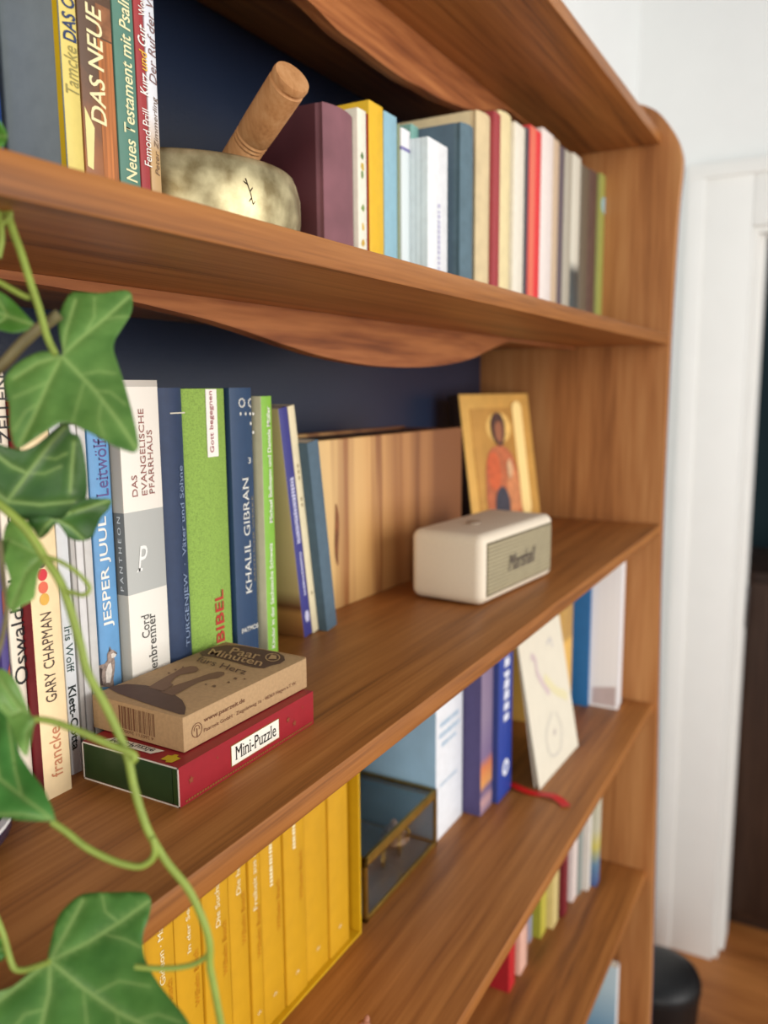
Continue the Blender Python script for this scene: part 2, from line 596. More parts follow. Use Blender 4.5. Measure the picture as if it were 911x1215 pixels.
def book(name, x0, x1, Y, z, h, label, group, spine, left=None, depth=0.13, hard=False, lean=0.0, mats=None, cat='book'):
    """standing book: base at shelf height z, spine facing the room at distance Y. Local space: x across spine from its middle, y into the shelf, z up."""
    if isinstance(spine, tuple):
        k = 'paper_%d_%d_%d' % spine
        spine = mat(k, spine, 0.5, var=0.05, scale=120)
    if isinstance(left, tuple):
        left = mat('paper_%d_%d_%d' % left, left, 0.5, var=0.05, scale=120)
    w = (x1 - x0) - 0.0004
    xc = (x0 + x1) / 2
    loc = Vector((xc, Y, z))
    if lean:                                                  # lean about the lower left edge of the spine
        a = R(lean)
        loc = Vector((x0 + math.cos(a) * w / 2, Y, z + math.sin(-a) * w / 2 + 0.0002))
    t = thing(name, loc, label, cat, group, (0, R(lean), 0))
    hw = w / 2
    tk = min(0.0025 if hard else 0.0007, w * 0.2)
    bul = 0.0
    pts = []
    if hard:                                                  # rounded back with a joint groove
        bul = min(0.004, w * 0.12)
        g = min(0.0012, w * 0.06)
        pts = [(-hw, depth), (-hw, 0.0100), (-hw + g, 0.0075), (-hw + g * 0.6, 0.0050)]
        n = 8
        for i in range(n + 1):
            s = -1 + 2 * i / n
            pts.append((s * (hw - 0.0002), bul * (s * s)))
        pts += [(hw - g * 0.6, 0.0050), (hw - g, 0.0075), (hw, 0.0100), (hw, depth)]
        inner = [(hw - tk, depth), (hw - tk, bul + tk + 0.001), (-hw + tk, bul + tk + 0.001), (-hw + tk, depth)]
        over = 0.003
        p_y0 = bul + tk + 0.0015
    else:
        r = min(0.0011, w * 0.25)
        pts = [(-hw, depth), (-hw, r), (-hw + r * 0.3, r * 0.3), (-hw + r, 0), (hw - r, 0), (hw - r * 0.3, r * 0.3), (hw, r), (hw, depth)]
        inner = [(hw - tk, depth), (hw - tk, tk + r * 0.4), (-hw + tk, tk + r * 0.4), (-hw + tk, depth)]
        over = 0.0004
        p_y0 = tk + r * 0.4 + 0.0003
    bm = bmesh.new()
    f = bm.faces.new([bm.verts.new((x, y, 0)) for x, y in pts + inner])
    r_ = bmesh.ops.extrude_face_region(bm, geom=[f])
    bmesh.ops.translate(bm, verts=[g for g in r_['geom'] if isinstance(g, bmesh.types.BMVert)], vec=(0, 0, h))
    bmesh.ops.recalc_face_normals(bm, faces=bm.faces)
    for f in bm.faces:
        if left is not None and f.normal.x < -0.85 and f.calc_center_median().x < -hw + 0.0004:
            f.material_index = 1
    bm_obj('cover', bm, [spine] + ([left] if left is not None else []), t, 30)
    box('pages', (-hw + tk + 0.0001, p_y0, over), (hw - tk - 0.0001, depth - (over if hard else 0.0003), h - over), pages_mat(), t)
    b = B()
    b.o, b.w, b.h, b.Y, b.x0, b.x1, b.z, b.hard, b.bul = t, w, h, Y, x0, x1, z, hard, bul
    return b


LAST = {}


def pbook(name, pl, pr, py, Y, z, top, label, group, spine, **k):
    """book whose spine edges are sighted at row py on its own spine plane; top = sighted row of its head, or a height in metres"""
    x0, x1 = at_y(pl, py, Y).x, at_y(pr, py, Y).x
    if LAST.get(z, 0) > x0 and LAST[z] - x0 < 0.006:          # neighbours touch, never overlap
        x0 = LAST[z] + 0.0002
    LAST[z] = x1
    h = top if top < 1 else at_y((pl + pr) / 2, top, Y).z - z
    return book(name, x0, x1, Y, z, h, label, group, spine, **k)


def stext(b, s, px, pstart, pend, hgt, rgb, up=True, name='title_lettering', bold=0.0, shear=0.0, off=0.0003, serif=False):
    """lettering along a spine; px = middle column of the line, pstart/pend rows where the reading starts/ends"""
    a, c = at_y(px, pstart, b.Y), at_y(px, pend, b.Y)
    x = (a.x + c.x) / 2 - b.o.location.x
    z0, z1 = a.z - b.z, c.z - b.z
    m = mat('ink_%d_%d_%d' % rgb, rgb, 0.5, var=0.0)
    y = -off
    if up:
        return text(b.o, s, (x + hgt / 2, y, z0), (0, 0, 1), (-1, 0, 0), z1 - z0, hgt, m, name, bold, shear, serif)
    return text(b.o, s, (x - hgt / 2, y, z0), (0, 0, -1), (1, 0, 0), z0 - z1, hgt, m, name, bold, shear, serif)


def srect(b, xa, xb, za, zb, rgb, name='spine_label', off=0.00015, m=None):
    m = m or mat('print_%d_%d_%d' % rgb, rgb, 0.5, var=0.02)
    return polys(name, [[(xa, -off, za), (xb, -off, za), (xb, -off, zb), (xa, -off, zb)]], m, b.o)


def strokes(b, rows, rgb, name='title_print'):
    """illegible far-off lettering: rows = (x0, x1, z0, z1, step along 'z' or 'x')"""
    rnd = random.Random(len(rows) + int(rows[0][2] * 1e5))
    out = []
    for x0, x1, z0, z1, ax in rows:
        t, e_ = (z0, z1) if ax == 'z' else (x0, x1)
        st = (x1 - x0 if ax == 'z' else z1 - z0) * 0.62
        while t + st < e_:
            n_ = st * rnd.uniform(.5, .95)
            c_ = rnd.uniform(0, .3)
            if ax == 'z':
                w_ = x1 - x0
                out.append([(x0 + w_ * c_, -0.0003, t), (x1, -0.0003, t), (x1, -0.0003, t + n_), (x0 + w_ * (.3 - c_), -0.0003, t + n_)])
            else:
                h_ = z1 - z0
                out.append([(t, -0.0003, z0), (t + n_, -0.0003, z0), (t + n_, -0.0003, z1 - h_ * c_), (t, -0.0003, z1 - h_ * (.3 - c_))])
            t += st * 1.15
    return polys(name, out, mat('ink_%d_%d_%d' % rgb, rgb, 0.5, var=0), b.o)


WHT = (238, 236, 228)
# ---- upper shelf, left of the bowl
GU = 'books left of the bowl on the upper shelf'
YU = 0.335
b = book('paperback_book', 0.262, 0.2890, 0.3745, ZU, 0.118, 'blue book at the far left of the upper shelf before the grey one', GU, (38, 72, 140))
yel = pbook('paperback_book', 80, 101, 190, YU, ZU, 0.205, 'grey covered book with a pale yellow spine, leftmost spine on the upper shelf', GU, (222, 202, 112), left=(128, 140, 146), depth=0.15)
polys('cover_wrap', [[(-yel.w / 2 - 0.0002, 0.0008, 0.0), (-yel.w / 2 - 0.0002, 0.0042, 0.0), (-yel.w / 2 - 0.0002, 0.0042, 0.205), (-yel.w / 2 - 0.0002, 0.0008, 0.205)]], mat('wrap_yellow', (214, 180, 18), 0.5), yel.o)
stext(yel, 'Tamcke', 84.5, 112, 55, 0.008, (150, 140, 80), name='author_lettering', shear=0.2)
stext(yel, 'DAS O', 81, 48, -4, 0.008, (40, 58, 100), bold=0.02)
das = pbook('hardcover_book', 101.3, 143, 212, YU, ZU, 0.20, 'thick brown bible style book with a photo of carved stone on its spine', GU,
            bands('stone_print', [(0.0, (190, 120, 60)), (0.075, (150, 92, 48)), (0.12, (92, 66, 46)), (0.25, (84, 62, 46))], 0.45, noise_mix=(70, 0.30)), depth=0.15)
tri = [at_y(px, py, YU) for px, py in [(101.5, 196), (111, 201.5), (112, 152), (100, 126), (96, 132)]]
polys('cover_print', [[Vector((max(p.x, das.x0 + 0.0012) - das.o.location.x, -0.00016, p.z - ZU)) for p in tri]], mat('print_cream', (232, 220, 150), 0.5), das.o)
colm = at_y(120, 47, YU).z - ZU
srect(das, das.w * .02, das.w * .5 - 0.0012, 0.0008, colm, (176, 108, 56), 'cover_print', 0.00012, mat('stone_column', (172, 104, 52), 0.5, var=0.45, scale=1, stretch=(500, 1, 14)))
srect(das, das.w * .02, das.w * .5 - 0.0012, colm + 0.0008, colm + 0.016, (150, 100, 62), 'cover_print', 0.00012, mat('stone_capital', (140, 92, 58), 0.5, var=0.4, scale=160))
stext(das, 'DAS NEUE', 113.5, 146, 8, 0.0100, (240, 226, 176), bold=0.012, shear=0.12)
teal = pbook('paperback_book', 143.3, 168, 215, YU, ZU, 0.195, 'teal paperback with cream title beside the brown stone book', GU, (84, 128, 112), depth=0.14)
stext(teal, 'Neues Testament mit Psalmen', 150.5, 214, -28, 0.0076, (232, 226, 178), bold=0.012, shear=0.12)
kug = pbook('paperback_book', 168.3, 180, 220, YU, ZU, 0.19, 'thin dark red paperback with white and yellow lettering beside the teal one', GU, (158, 52, 54), depth=0.13)
stext(kug, 'Femond Prill', 174.2, 197, 130, 0.0054, WHT, name='author_lettering', shear=0.1)
stext(kug, 'Kurz', 171, 113, 87, 0.0066, WHT, shear=0.2, bold=0.01)
stext(kug, 'und', 169.5, 83, 60, 0.0056, (226, 178, 60), shear=0.2, bold=0.01)
stext(kug, 'Gut', 168, 54, 30, 0.0066, WHT, shear=0.2, bold=0.01)
stext(kug, 'Wom', 167.5, 19, -6, 0.0050, WHT, name='author_lettering')
ruf = pbook('paperback_book', 180.3, 193, 224, YU, ZU, 0.185, 'tan and white paperback directly left of the brass bowl', GU,
            bands('tan_white_print', [(0.0, (196, 160, 112)), (0.060, (188, 152, 100)), (0.078, (222, 222, 226)), (0.13, (214, 218, 226))], 0.45, noise_mix=(40, 0.06)), depth=0.13)
stext(ruf, 'Peter Zimmerling', 185.6, 208, 116, 0.0040, (110, 84, 60), name='author_lettering', shear=0.25)
stext(ruf, 'Der Ruf der W', 179.0, 99, -8, 0.0052, (130, 100, 96), shear=0.25)

# ---- brass bowl and mallet
BR, BY, BX = 0.0795, 0.4005, 0.4425
bowl = thing('singing_bowl', (BX, BY, ZU), 'tarnished brass singing bowl holding a wooden mallet on the upper shelf', 'bowl')
m, nt, bs = new_mat('aged_brass')
tc = nt.nodes.new('ShaderNodeTexCoord')
n1 = nt.nodes.new('ShaderNodeTexNoise')
n1.inputs['Scale'].default_value = 60
n1.inputs['Detail'].default_value = 6
rp = nt.nodes.new('ShaderNodeValToRGB')
rp.color_ramp.elements[0].position, rp.color_ramp.elements[0].color = 0.34, lin((138, 122, 84))
rp.color_ramp.elements[1].position, rp.color_ramp.elements[1].color = 0.66, lin((208, 196, 154))
nt.links.new(tc.outputs['Object'], n1.inputs['Vector'])
nt.links.new(n1.outputs[0], rp.inputs[0])
nt.links.new(rp.outputs[0], bs.inputs['Base Color'])
bs.inputs['Metallic'].default_value = 0.7
rr = nt.nodes.new('ShaderNodeMapRange')
rr.inputs['To Min'].default_value = 0.30
rr.inputs['To Max'].default_value = 0.55
nt.links.new(n1.outputs[0], rr.inputs['Value'])
nt.links.new(rr.outputs[0], bs.inputs['Roughness'])
BRASS = m
lathe('body', [(0, 0.0005), (0.055, 0.0005), (0.068, 0.003), (0.0752, 0.010), (0.0785, 0.022), (BR + 0.0008, 0.036), (BR + 0.0006, 0.050), (0.0777, 0.0590), (0.0758, 0.0632), (0.0742, 0.0645), (0.0728, 0.0643), (0.0735, 0.061), (0.0760, 0.050), (0.0765, 0.036), (0.0755, 0.022), (0.068, 0.009), (0.055, 0.0045), (0, 0.0045)], BRASS, bowl, 96)
# engraved dark sign on the bowl's side
th = math.atan2(-0.80, -0.36)


def bowl_pt(a, z):
    return ((BR + 0.0007) * math.cos(a), (BR + 0.0007) * math.sin(a), z)


sign = mat('dark_tarnish', (58, 44, 26), 0.8)
bm = bmesh.new()
a0 = R(-109)
for (a1, z1), (a2, z2) in (((0, .050), (.07, .036)), ((.07, .036), (.10, .026)), ((.03, .044), (-.03, .047)), ((.06, .038), (.10, .042)), ((.08, .032), (.04, .028)), ((.10, .026), (.13, .029))):
    z1, z2 = 0.043 + (z1 - 0.038) * .6, 0.043 + (z2 - 0.038) * .6
    add_tube(bm, [bowl_pt(a0 + a1 * .6, z1), bowl_pt(a0 + (a1 + a2) * .3, (z1 + z2) / 2), bowl_pt(a0 + a2 * .6, z2)], 0.00042, 0.0003, 6, 2)
bm_obj('engraved_sign', bm, sign, bowl)

A_ = at_y(290, 178, 0.362)
tip = at_y(347, 91, 0.311)
ax = (tip - A_).normalized()
Lm = (tip - A_).length
base = A_ - ax * 0.020
mal = thing('mallet', base, 'turned wooden mallet resting in the brass bowl', 'mallet')
WM = wood('mallet_beech', (158, 108, 66), (186, 134, 86), (204, 156, 108), 2, rough=0.6, dens=60)
q = Vector((0, 0, 1)).rotation_difference(ax).to_matrix().to_4x4()
T = Lm + 0.020
r = 0.0128
lathe('handle', [(0, -0.022), (0.009, -0.022), (0.0108, -0.018), (0.0114, 0.0245), (0.0108, 0.026), (0.0115, 0.0275), (0.0109, 0.029), (0.0116, 0.0305), (0.0110, 0.032), (0.0116, 0.0335), (0.0119, 0.044), (0.0122, T - 0.011), (0.0122, T - 0.0074), (0.0109, T - 0.0066), (0.0109, T - 0.0054), (0.0122, T - 0.0046), (0.0124, T - 0.0018), (0.0118, T), (0.006, T + 0.0005), (0, T + 0.0006)], WM, mal, 40, q, 35)

# ---- upper shelf, right of the bowl
GV = 'books right of the bowl on the upper shelf'
wine = pbook('hardcover_book', 390, 425, 286, YU, ZU, 130, 'thick wine red hymn book with faded mauve spine right of the brass bowl', GV, mat('mauve_cloth', (128, 84, 92), 0.75, var=0.16, scale=30), left=mat('wine_cloth', (76, 28, 36), 0.6, var=0.06), depth=0.074, hard=True)
wfl = pbook('paperback_book', 425.6, 436.2, 292, YU, ZU, 131, 'narrow white book with green and yellow flowers right of the wine red one', GV, (230, 226, 208), depth=0.074)
for zc, c in ((0.1, (88, 120, 60)), (0.086, (110, 140, 70)), (0.092, (200, 170, 50)), (0.062, (120, 150, 70)), (0.048, (214, 178, 40)), (0.036, (200, 160, 40)), (0.028, (120, 140, 60)), (0.016, (210, 170, 60))):
    polys('flower_print', [[(math.cos(i) * 0.0022 + random.uniform(-.001, .001), -0.0002, zc + math.sin(i) * 0.003) for i in (0, 1.2, 2.2, 3.4, 4.5, 5.4)]], mat('ink_%d_%d_%d' % c, c, 0.5, var=0), wfl.o)
ye2 = pbook('paperback_book', 439.2, 456, 297, YU, ZU, 124, 'bright yellow book with a red edge right of the wine red hymn book', GV, (224, 178, 24), left=(224, 184, 40), depth=0.085)
polys('cover_wrap', [[(-ye2.w / 2 - 0.0002, 0.0008, 0), (-ye2.w / 2 - 0.0002, 0.008, 0), (-ye2.w / 2 - 0.0002, 0.008, ye2.h * .93), (-ye2.w / 2 - 0.0002, 0.0008, ye2.h * .93)]], mat('wrap_red', (176, 40, 40), 0.5), ye2.o)
pbook('paperback_book', 456.6, 472, 300, YU, ZU, 136, 'light blue book right of the bright yellow one', GV, (138, 180, 196), depth=0.09)
pbook('paperback_book', 472.3, 475.6, 303, YU, ZU, 148, 'thin grey green book right of the light blue one', GV, (128, 140, 108), depth=0.095)
lil = pbook('paperback_book', 476, 487.3, 300, 0.334, ZU, 154, 'white book with a purple line near the top of its spine', GV, bands('white_purple_print', [(0.0, (214, 224, 226)), (0.1185, (120, 114, 168)), (0.1215, (232, 232, 236))], 0.5), depth=0.1)
YW = 0.318
wh = pbook('paperback_book', 506, 531, 316, YW, ZU, 168, 'white paperback with a pale violet title standing forward in the upper row', GV, (226, 229, 232), left=(204, 218, 222), depth=0.115)
polys('cover_wrap', [[(-wh.w / 2 - 0.0002, y_, 0), (-wh.w / 2 - 0.0002, y_ + 0.0006, 0), (-wh.w / 2 - 0.0002, y_ + 0.0006, wh.h), (-wh.w / 2 - 0.0002, y_, wh.h)] for y_ in (0.006, 0.011)], mat('crease', (180, 194, 200), 0.5), wh.o)
strokes(wh, [(-0.002, 0.004, 0.022, 0.085, 'z')], (182, 180, 206))
tg = book('paperback_book', at_y(487.5, 160, 0.365).x, at_y(497, 160, 0.365).x, 0.365, ZU, at_y(492, 149, 0.365).z - ZU, 'teal topped book between the white ones and the big slate blue one', GV, (120, 170, 160), depth=0.12)
YS = 0.322
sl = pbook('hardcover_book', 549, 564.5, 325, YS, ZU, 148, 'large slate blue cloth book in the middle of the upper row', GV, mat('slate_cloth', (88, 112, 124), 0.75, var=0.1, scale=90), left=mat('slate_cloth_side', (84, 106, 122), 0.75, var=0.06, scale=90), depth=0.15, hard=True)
pbook('hardcover_book', 567, 583.5, 332, YU, ZU, 134, 'tall tan book right of the slate blue one', GV, mat('tan_cloth', (212, 192, 150), 0.7, var=0.08), left=(222, 206, 164), depth=0.16, hard=True)
pbook('paperback_book', 584, 592, 335, YU, ZU, 132, 'narrow dark red book right of the tall tan one', GV, (158, 52, 58))
pbook('hardcover_book', 592.5, 607.5, 338, YU, ZU, 133, 'pale straw yellow book right of the narrow dark red one', GV, mat('straw_cloth', (222, 206, 158), 0.7, var=0.06), hard=True)
pbook('paperback_book', 608, 620, 343, YU, ZU, 146, 'off white book between the straw yellow one and a thin black one', GV, (226, 220, 204))
pbook('paperback_book', 620.5, 625, 345, YU, ZU, 149, 'thin charcoal book left of the bright red one', GV, (74, 66, 74))
rd = pbook('paperback_book', 625.5, 639, 348, YU, ZU, 150, 'bright red book with an orange edge in the upper row', GV, (224, 52, 58))
srect(rd, -rd.w / 2 + 0.0012, -rd.w * 0.02, 0.0005, rd.h - 0.0005, (224, 112, 88), 'spine_band')
pbook('paperback_book', 639.5, 653, 352, YU, ZU, 153, 'white book right of the bright red one', GV, (228, 218, 212))
pbook('paperback_book', 653.4, 660, 354, YU, ZU, 163, 'thin sand coloured book right of the white one', GV, (196, 172, 144))
pbook('paperback_book', 660.4, 666, 356, YU, ZU, 171, 'thin dusky purple book in the right part of the upper row', GV, (92, 80, 88))
pbook('paperback_book', 666.4, 675, 358, YU, ZU, 177, 'light grey book right of the dusky purple one', GV, (172, 166, 150))
pbook('paperback_book', 675.4, 685, 361, YU, ZU, 181, 'book with a white upper and dark lower spine near the right end', GV, bands('white_dark_print', [(0, (58, 74, 78)), (0.08, (58, 62, 60)), (0.095, (206, 202, 186))], 0.5, noise_mix=(60, 0.02)))
pbook('paperback_book', 685.4, 695, 364, YU, ZU, 194, 'dull olive brown book near the right end of the upper row', GV, (98, 88, 72))
pbook('hardcover_book', 695.4, 707.5, 366, YU, ZU, 200, 'dark brown book second from the right end of the upper row', GV, mat('brown_leather', (88, 64, 54), 0.6, var=0.15), hard=True)
gr = pbook('paperback_book', 708, 718, 369, YU, ZU, 205, 'olive green book with a light blue disc, last of the upper row', GV, (150, 154, 78))
polys('disc_print', [[(math.cos(R(i * 24)) * gr.w * .40, -0.0003, gr.h * .82 + math.sin(R(i * 24)) * 0.012) for i in range(15)]], mat('print_sky', (150, 190, 196), 0.5), gr.o)

# ---- middle shelf, left
GM = 'upright books at the left of the middle shelf'
pur = pbook('paperback_book', -2, 9, 740, 0.3512, ZM, 0.19, 'purple book at the left edge of the middle shelf', GM, (74, 62, 124))
polys('cover_print', [[(pur.w * .05, -0.0002, z_), (pur.w * .42, -0.0002, z_ + .004), (pur.w * .40, -0.0002, z_ + .016), (pur.w * .1, -0.0002, z_ + .012)] for z_ in (0.06, 0.10)], mat('print_rust', (150, 60, 50), 0.5), pur.o)
osw = pbook('paperback_book', 9.4, 26.6, 730, 0.3512, ZM, 436, 'cream paperback with black hand lettered title, second book from the left edge', GM, (230, 220, 200), depth=0.14)
stext(osw, 'Oswald Chambers', 17.5, 815, 585, 0.0072, (34, 32, 34), name='author_lettering')
stext(osw, 'ZEITEN', 4, 526, 446, 0.0064, (34, 32, 34))
chap = pbook('paperback_book', 35, 71, 700, 0.345, ZM, 0.203, 'peach coloured paperback with a maroon cover side and coloured discs on the spine', GM, (240, 214, 168), left=(116, 28, 34), depth=0.14)
stext(chap, 'GARY CHAPMAN', 57.5, 834, 726, 0.0066, (72, 54, 46), name='author_lettering')
stext(chap, 'francke', 66, 922, 862, 0.0070, (196, 128, 92), name='publisher_lettering')
for k, (cx_, cy_, c) in enumerate(((52.5, 711, (222, 172, 72)), (51, 697, (220, 104, 76)), (50, 682, (206, 48, 58)), (48.5, 667, (96, 66, 60)))):
    p = at_y(cx_, cy_, 0.345)
    lx, lz = p.x - chap.o.location.x, p.z - ZM
    polys('disc_print', [[(lx + 0.0028 * math.cos(R(i * 24)), -0.0003, lz + 0.0031 * math.sin(R(i * 24))) for i in range(15)]], mat('ink_%d_%d_%d' % c, c, 0.5, var=0.1), chap.o)
iris = pbook('paperback_book', 66.4, 81.5, 640, 0.357, ZM, 0.195, 'slim white paperback with black and green lettering right of the peach one', GM, (222, 226, 228), depth=0.13)
stext(iris, 'Iris Wolff', 82, 742, 798, 0.0046, (54, 84, 78), up=False, name='author_lettering', serif=True)
stext(iris, 'Klett-Cotta', 87.5, 812, 890, 0.0050, (26, 40, 40), up=False, name='publisher_lettering', bold=0.015, serif=True)
for k, (a, c, g, lab) in enumerate(((82.5, 89, (190, 186, 180), 'grey magazine between the white paperback and the blue book'), (89.2, 99, (222, 220, 218), 'off white brochure between the grey magazine and the blue book'), (99.2, 109.6, (206, 204, 200), 'pale grey brochure directly left of the blue book'))):
    pbook('paperback_book', a, c, 640, 0.3615 + 0.001 * k, ZM, 507 - 4 * k, lab, GM, g, depth=0.12)
YP = 0.360
YJ = 0.3668
juul = pbook('paperback_book', 110, 136.2, 640, YJ, ZM, 504, 'sky blue paperback with a sitting wolf on its spine', GM, (104, 158, 206), depth=0.13)
stext(juul, 'JESPER JUUL', 125.5, 745, 612, 0.0080, WHT, name='author_lettering', bold=0.012)
stext(juul, 'Leitwölfe', 119.5, 590, 512, 0.0090, (96, 84, 140), shear=0.0, serif=True)


def sp_px(b, pl, off=0.0003):
    return [Vector((p.x - b.o.location.x, -off, p.z - b.z)) for p in [at_y(x, y, b.Y) for x, y in pl]]


polys('wolf_print', [sp_px(juul, [(115.5, 815), (115, 793), (118, 789), (124, 787.5), (127, 783), (126.7, 776), (128.8, 772), (129.8, 766.5), (131.5, 770.5), (134, 771), (138, 774), (138, 777), (135, 780), (136, 786), (135.5, 796), (134, 806), (135, 815)])], mat('wolf_grey', (150, 132, 122), 0.6, var=0.5, scale=420), juul.o)
polys('wolf_print', [sp_px(juul, [(125.5, 810), (125, 797), (128, 788), (131, 786), (132.5, 795), (130.5, 810)], 0.0004), sp_px(juul, [(131, 776), (134, 774.5), (137.5, 776), (136, 779.5), (132, 781)], 0.0004)], mat('wolf_pale', (226, 216, 206), 0.6, var=0.15, scale=300), juul.o)
polys('wolf_print', [sp_px(juul, [(115.6, 813), (115.5, 797), (118, 792), (121, 794), (120, 803), (122, 813)], 0.0004), sp_px(juul, [(128.6, 773), (129.7, 768), (130.6, 773)], 0.0004), sp_px(juul, [(136.6, 774.8), (138, 774.2), (137.9, 776), (136.8, 776)], 0.0005)], mat('wolf_dark', (74, 58, 54), 0.6, var=0.2, scale=200), juul.o)

pfa = pbook('hardcover_book', 146, 194.4, 601, YP, ZM, 451, 'thick white and grey paperback with rust red title lettering', GM,
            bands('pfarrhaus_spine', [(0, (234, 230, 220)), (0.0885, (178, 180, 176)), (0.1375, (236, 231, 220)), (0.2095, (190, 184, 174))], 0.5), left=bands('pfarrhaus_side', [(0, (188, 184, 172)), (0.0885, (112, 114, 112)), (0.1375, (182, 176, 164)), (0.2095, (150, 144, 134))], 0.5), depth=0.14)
RST = (150, 92, 84)
stext(pfa, 'DAS', 159.5, 589.5, 564, 0.0042, RST, serif=True)
stext(pfa, 'EVANGELISCHE', 169, 588, 485, 0.0042, RST, serif=True)
stext(pfa, 'PFARRHAUS', 178.5, 586.5, 510, 0.0042, RST, serif=True)
stext(pfa, 'Cord', 172.5, 757, 729, 0.0062, (58, 56, 54), name='author_lettering', serif=True)
stext(pfa, 'Aschenbrenner', 181.5, 826, 727, 0.0064, (58, 56, 54), name='author_lettering', serif=True)
lg = at_y(170, 663, YP)
text(pfa.o, 'P', (lg.x - pfa.o.location.x - 0.0045, -0.0003, lg.z - ZM - 0.0070), (1, 0, 0), (0, 0, 1), 0.0078, 0.0150, mat('ink_logo_white', (240, 240, 236), 0.5, var=0), 'publisher_mark', 0.0, 0.25)
lx = lg.x - pfa.o.location.x
polys('publisher_mark', [[(lx - 0.0066, -0.0003, lg.z - ZM - 0.0072), (lx - 0.0012, -0.0003, lg.z - ZM - 0.0066), (lx - 0.0012, -0.0003, lg.z - ZM - 0.0052), (lx - 0.0040, -0.0003, lg.z - ZM - 0.0050)]], mat('ink_logo_white', (240, 240, 236)), pfa.o)
text(pfa.o, 'P A N T H E O N', (-pfa.w / 2 - 0.0003, 0.0030, 0.0915), (0, 0, 1), (0, 1, 0), 0.044, 0.0026, mat('ink_logo_white', (240, 240, 236)), 'publisher_lettering')

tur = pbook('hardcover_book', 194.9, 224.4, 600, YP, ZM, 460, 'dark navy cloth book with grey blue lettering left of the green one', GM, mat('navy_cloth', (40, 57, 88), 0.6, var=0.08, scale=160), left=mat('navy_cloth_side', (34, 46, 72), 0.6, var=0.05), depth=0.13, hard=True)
stext(tur, 'TURGENJEW  ·  Väter und Söhne', 219.2, 768, 552, 0.0046, (128, 146, 176), serif=True)
z_ = at_y(211, 490, YP).z - ZM
srect(tur, -tur.w * .12, tur.w * .48, z_ - 0.0004, z_ + 0.0004, (206, 200, 182), 'spine_rule', 0.0003)
LIN = linen('green_linen', (138, 172, 74))
bib = pbook('hardcover_book', 224.8, 275.8, 600, YP, ZM, 461, 'wide grass green linen book with a white label and red lettering', GM, LIN, depth=0.13, hard=True)
p0, p1 = at_y(243, 461.5, YP), at_y(259, 542, YP)
lx0, lx1, lz0 = p0.x - bib.o.location.x, at_y(256, 461.5, YP).x - bib.o.location.x, at_y(252, 542, YP).z - ZM
srect(bib, lx0, lx1, lz0, bib.h - 0.0004, (240, 236, 228), 'spine_label', 0.0003)
stext(bib, 'Gott begegnen', 250.5, 537, 464, 0.0050, (150, 36, 50), bold=0.004, off=0.0005)
stext(bib, 'BIBEL', 260.5, 762, 700, 0.0084, (176, 50, 40), bold=0.015, off=0.0004)
YK = 0.362
kha = pbook('hardcover_book', 276.3, 302.6, 600, YK, ZM, 460, 'dark blue book with white capitals and a ring ornament right of the green one', GM, mat('blue_jacket', (36, 64, 98), 0.5, var=0.05, scale=100), depth=0.13)
stext(kha, 'KHALIL GIBRAN', 293, 705, 566, 0.0068, (222, 222, 214), name='author_lettering', serif=True)
stext(kha, 'SÄMTLICHE WERKE', 300.3, 690, 588, 0.0022, (140, 130, 104), serif=True)
p = at_y(287, 752, YK)
text(kha.o, 'PATMOS', (p.x - kha.o.location.x, -0.0003, p.z - ZM), (1, 0, 0), (0, 0, 1), kha.w / 2 - (p.x - kha.o.location.x) - 0.0008, 0.0035, mat('ink_222_222_214', (222, 222, 214)), 'publisher_lettering', 0.01)
p = at_y(294, 550, YK)
text(kha.o, '3', (p.x - kha.o.location.x, -0.0003, p.z - ZM), (1, 0, 0), (0, 0, 1), 0.003, 0.0042, mat('ink_222_222_214', (222, 222, 214)), 'volume_number')
pl = []
for cx_ in (286.5, 297.5):
    c = at_y(cx_, 478, YK)
    for i in range(10):
        a = R(36 * i)
        x, z_ = c.x - kha.o.location.x + 0.0030 * math.cos(a), c.z - ZM + 0.0027 * math.sin(a)
        if x < kha.w / 2 - 0.0008:
            pl.append([(x + 0.0009 * math.cos(a + q_), -0.0003, z_ + 0.0009 * math.sin(a + q_)) for q_ in (0, 1.57, 3.14, 4.71)])
for cx_, cy_ in ((285, 491), (291, 491), (296.3, 491), (300, 491), (297, 502.5), (300, 513)):
    c = at_y(cx_, cy_, YK)
    x, z_ = c.x - kha.o.location.x, c.z - ZM
    pl.append([(x + 0.0011, -0.0003, z_), (x, -0.0003, z_ + 0.0014), (x - 0.0011, -0.0003, z_), (x, -0.0003, z_ - 0.0014)])
polys('ornament_print', pl, mat('ink_222_222_214', (222, 222, 214)), kha.o)
YN = 0.3585
kid = pbook('paperback_book', 313, 326, 600, YN, ZM, 470, 'slim grass green paperback with a pale cover and white lettering', GM, (128, 182, 62), left=(206, 204, 170), depth=0.12)
stext(kid, 'Kinder in der Sächsische Schweiz', 322.5, 770, 644, 0.0040, WHT, bold=0.01, serif=True)
stext(kid, 'Michael Bellmann und Daniela Müller', 319.5, 621, 482, 0.0040, WHT, name='author_lettering', bold=0.01, serif=True)

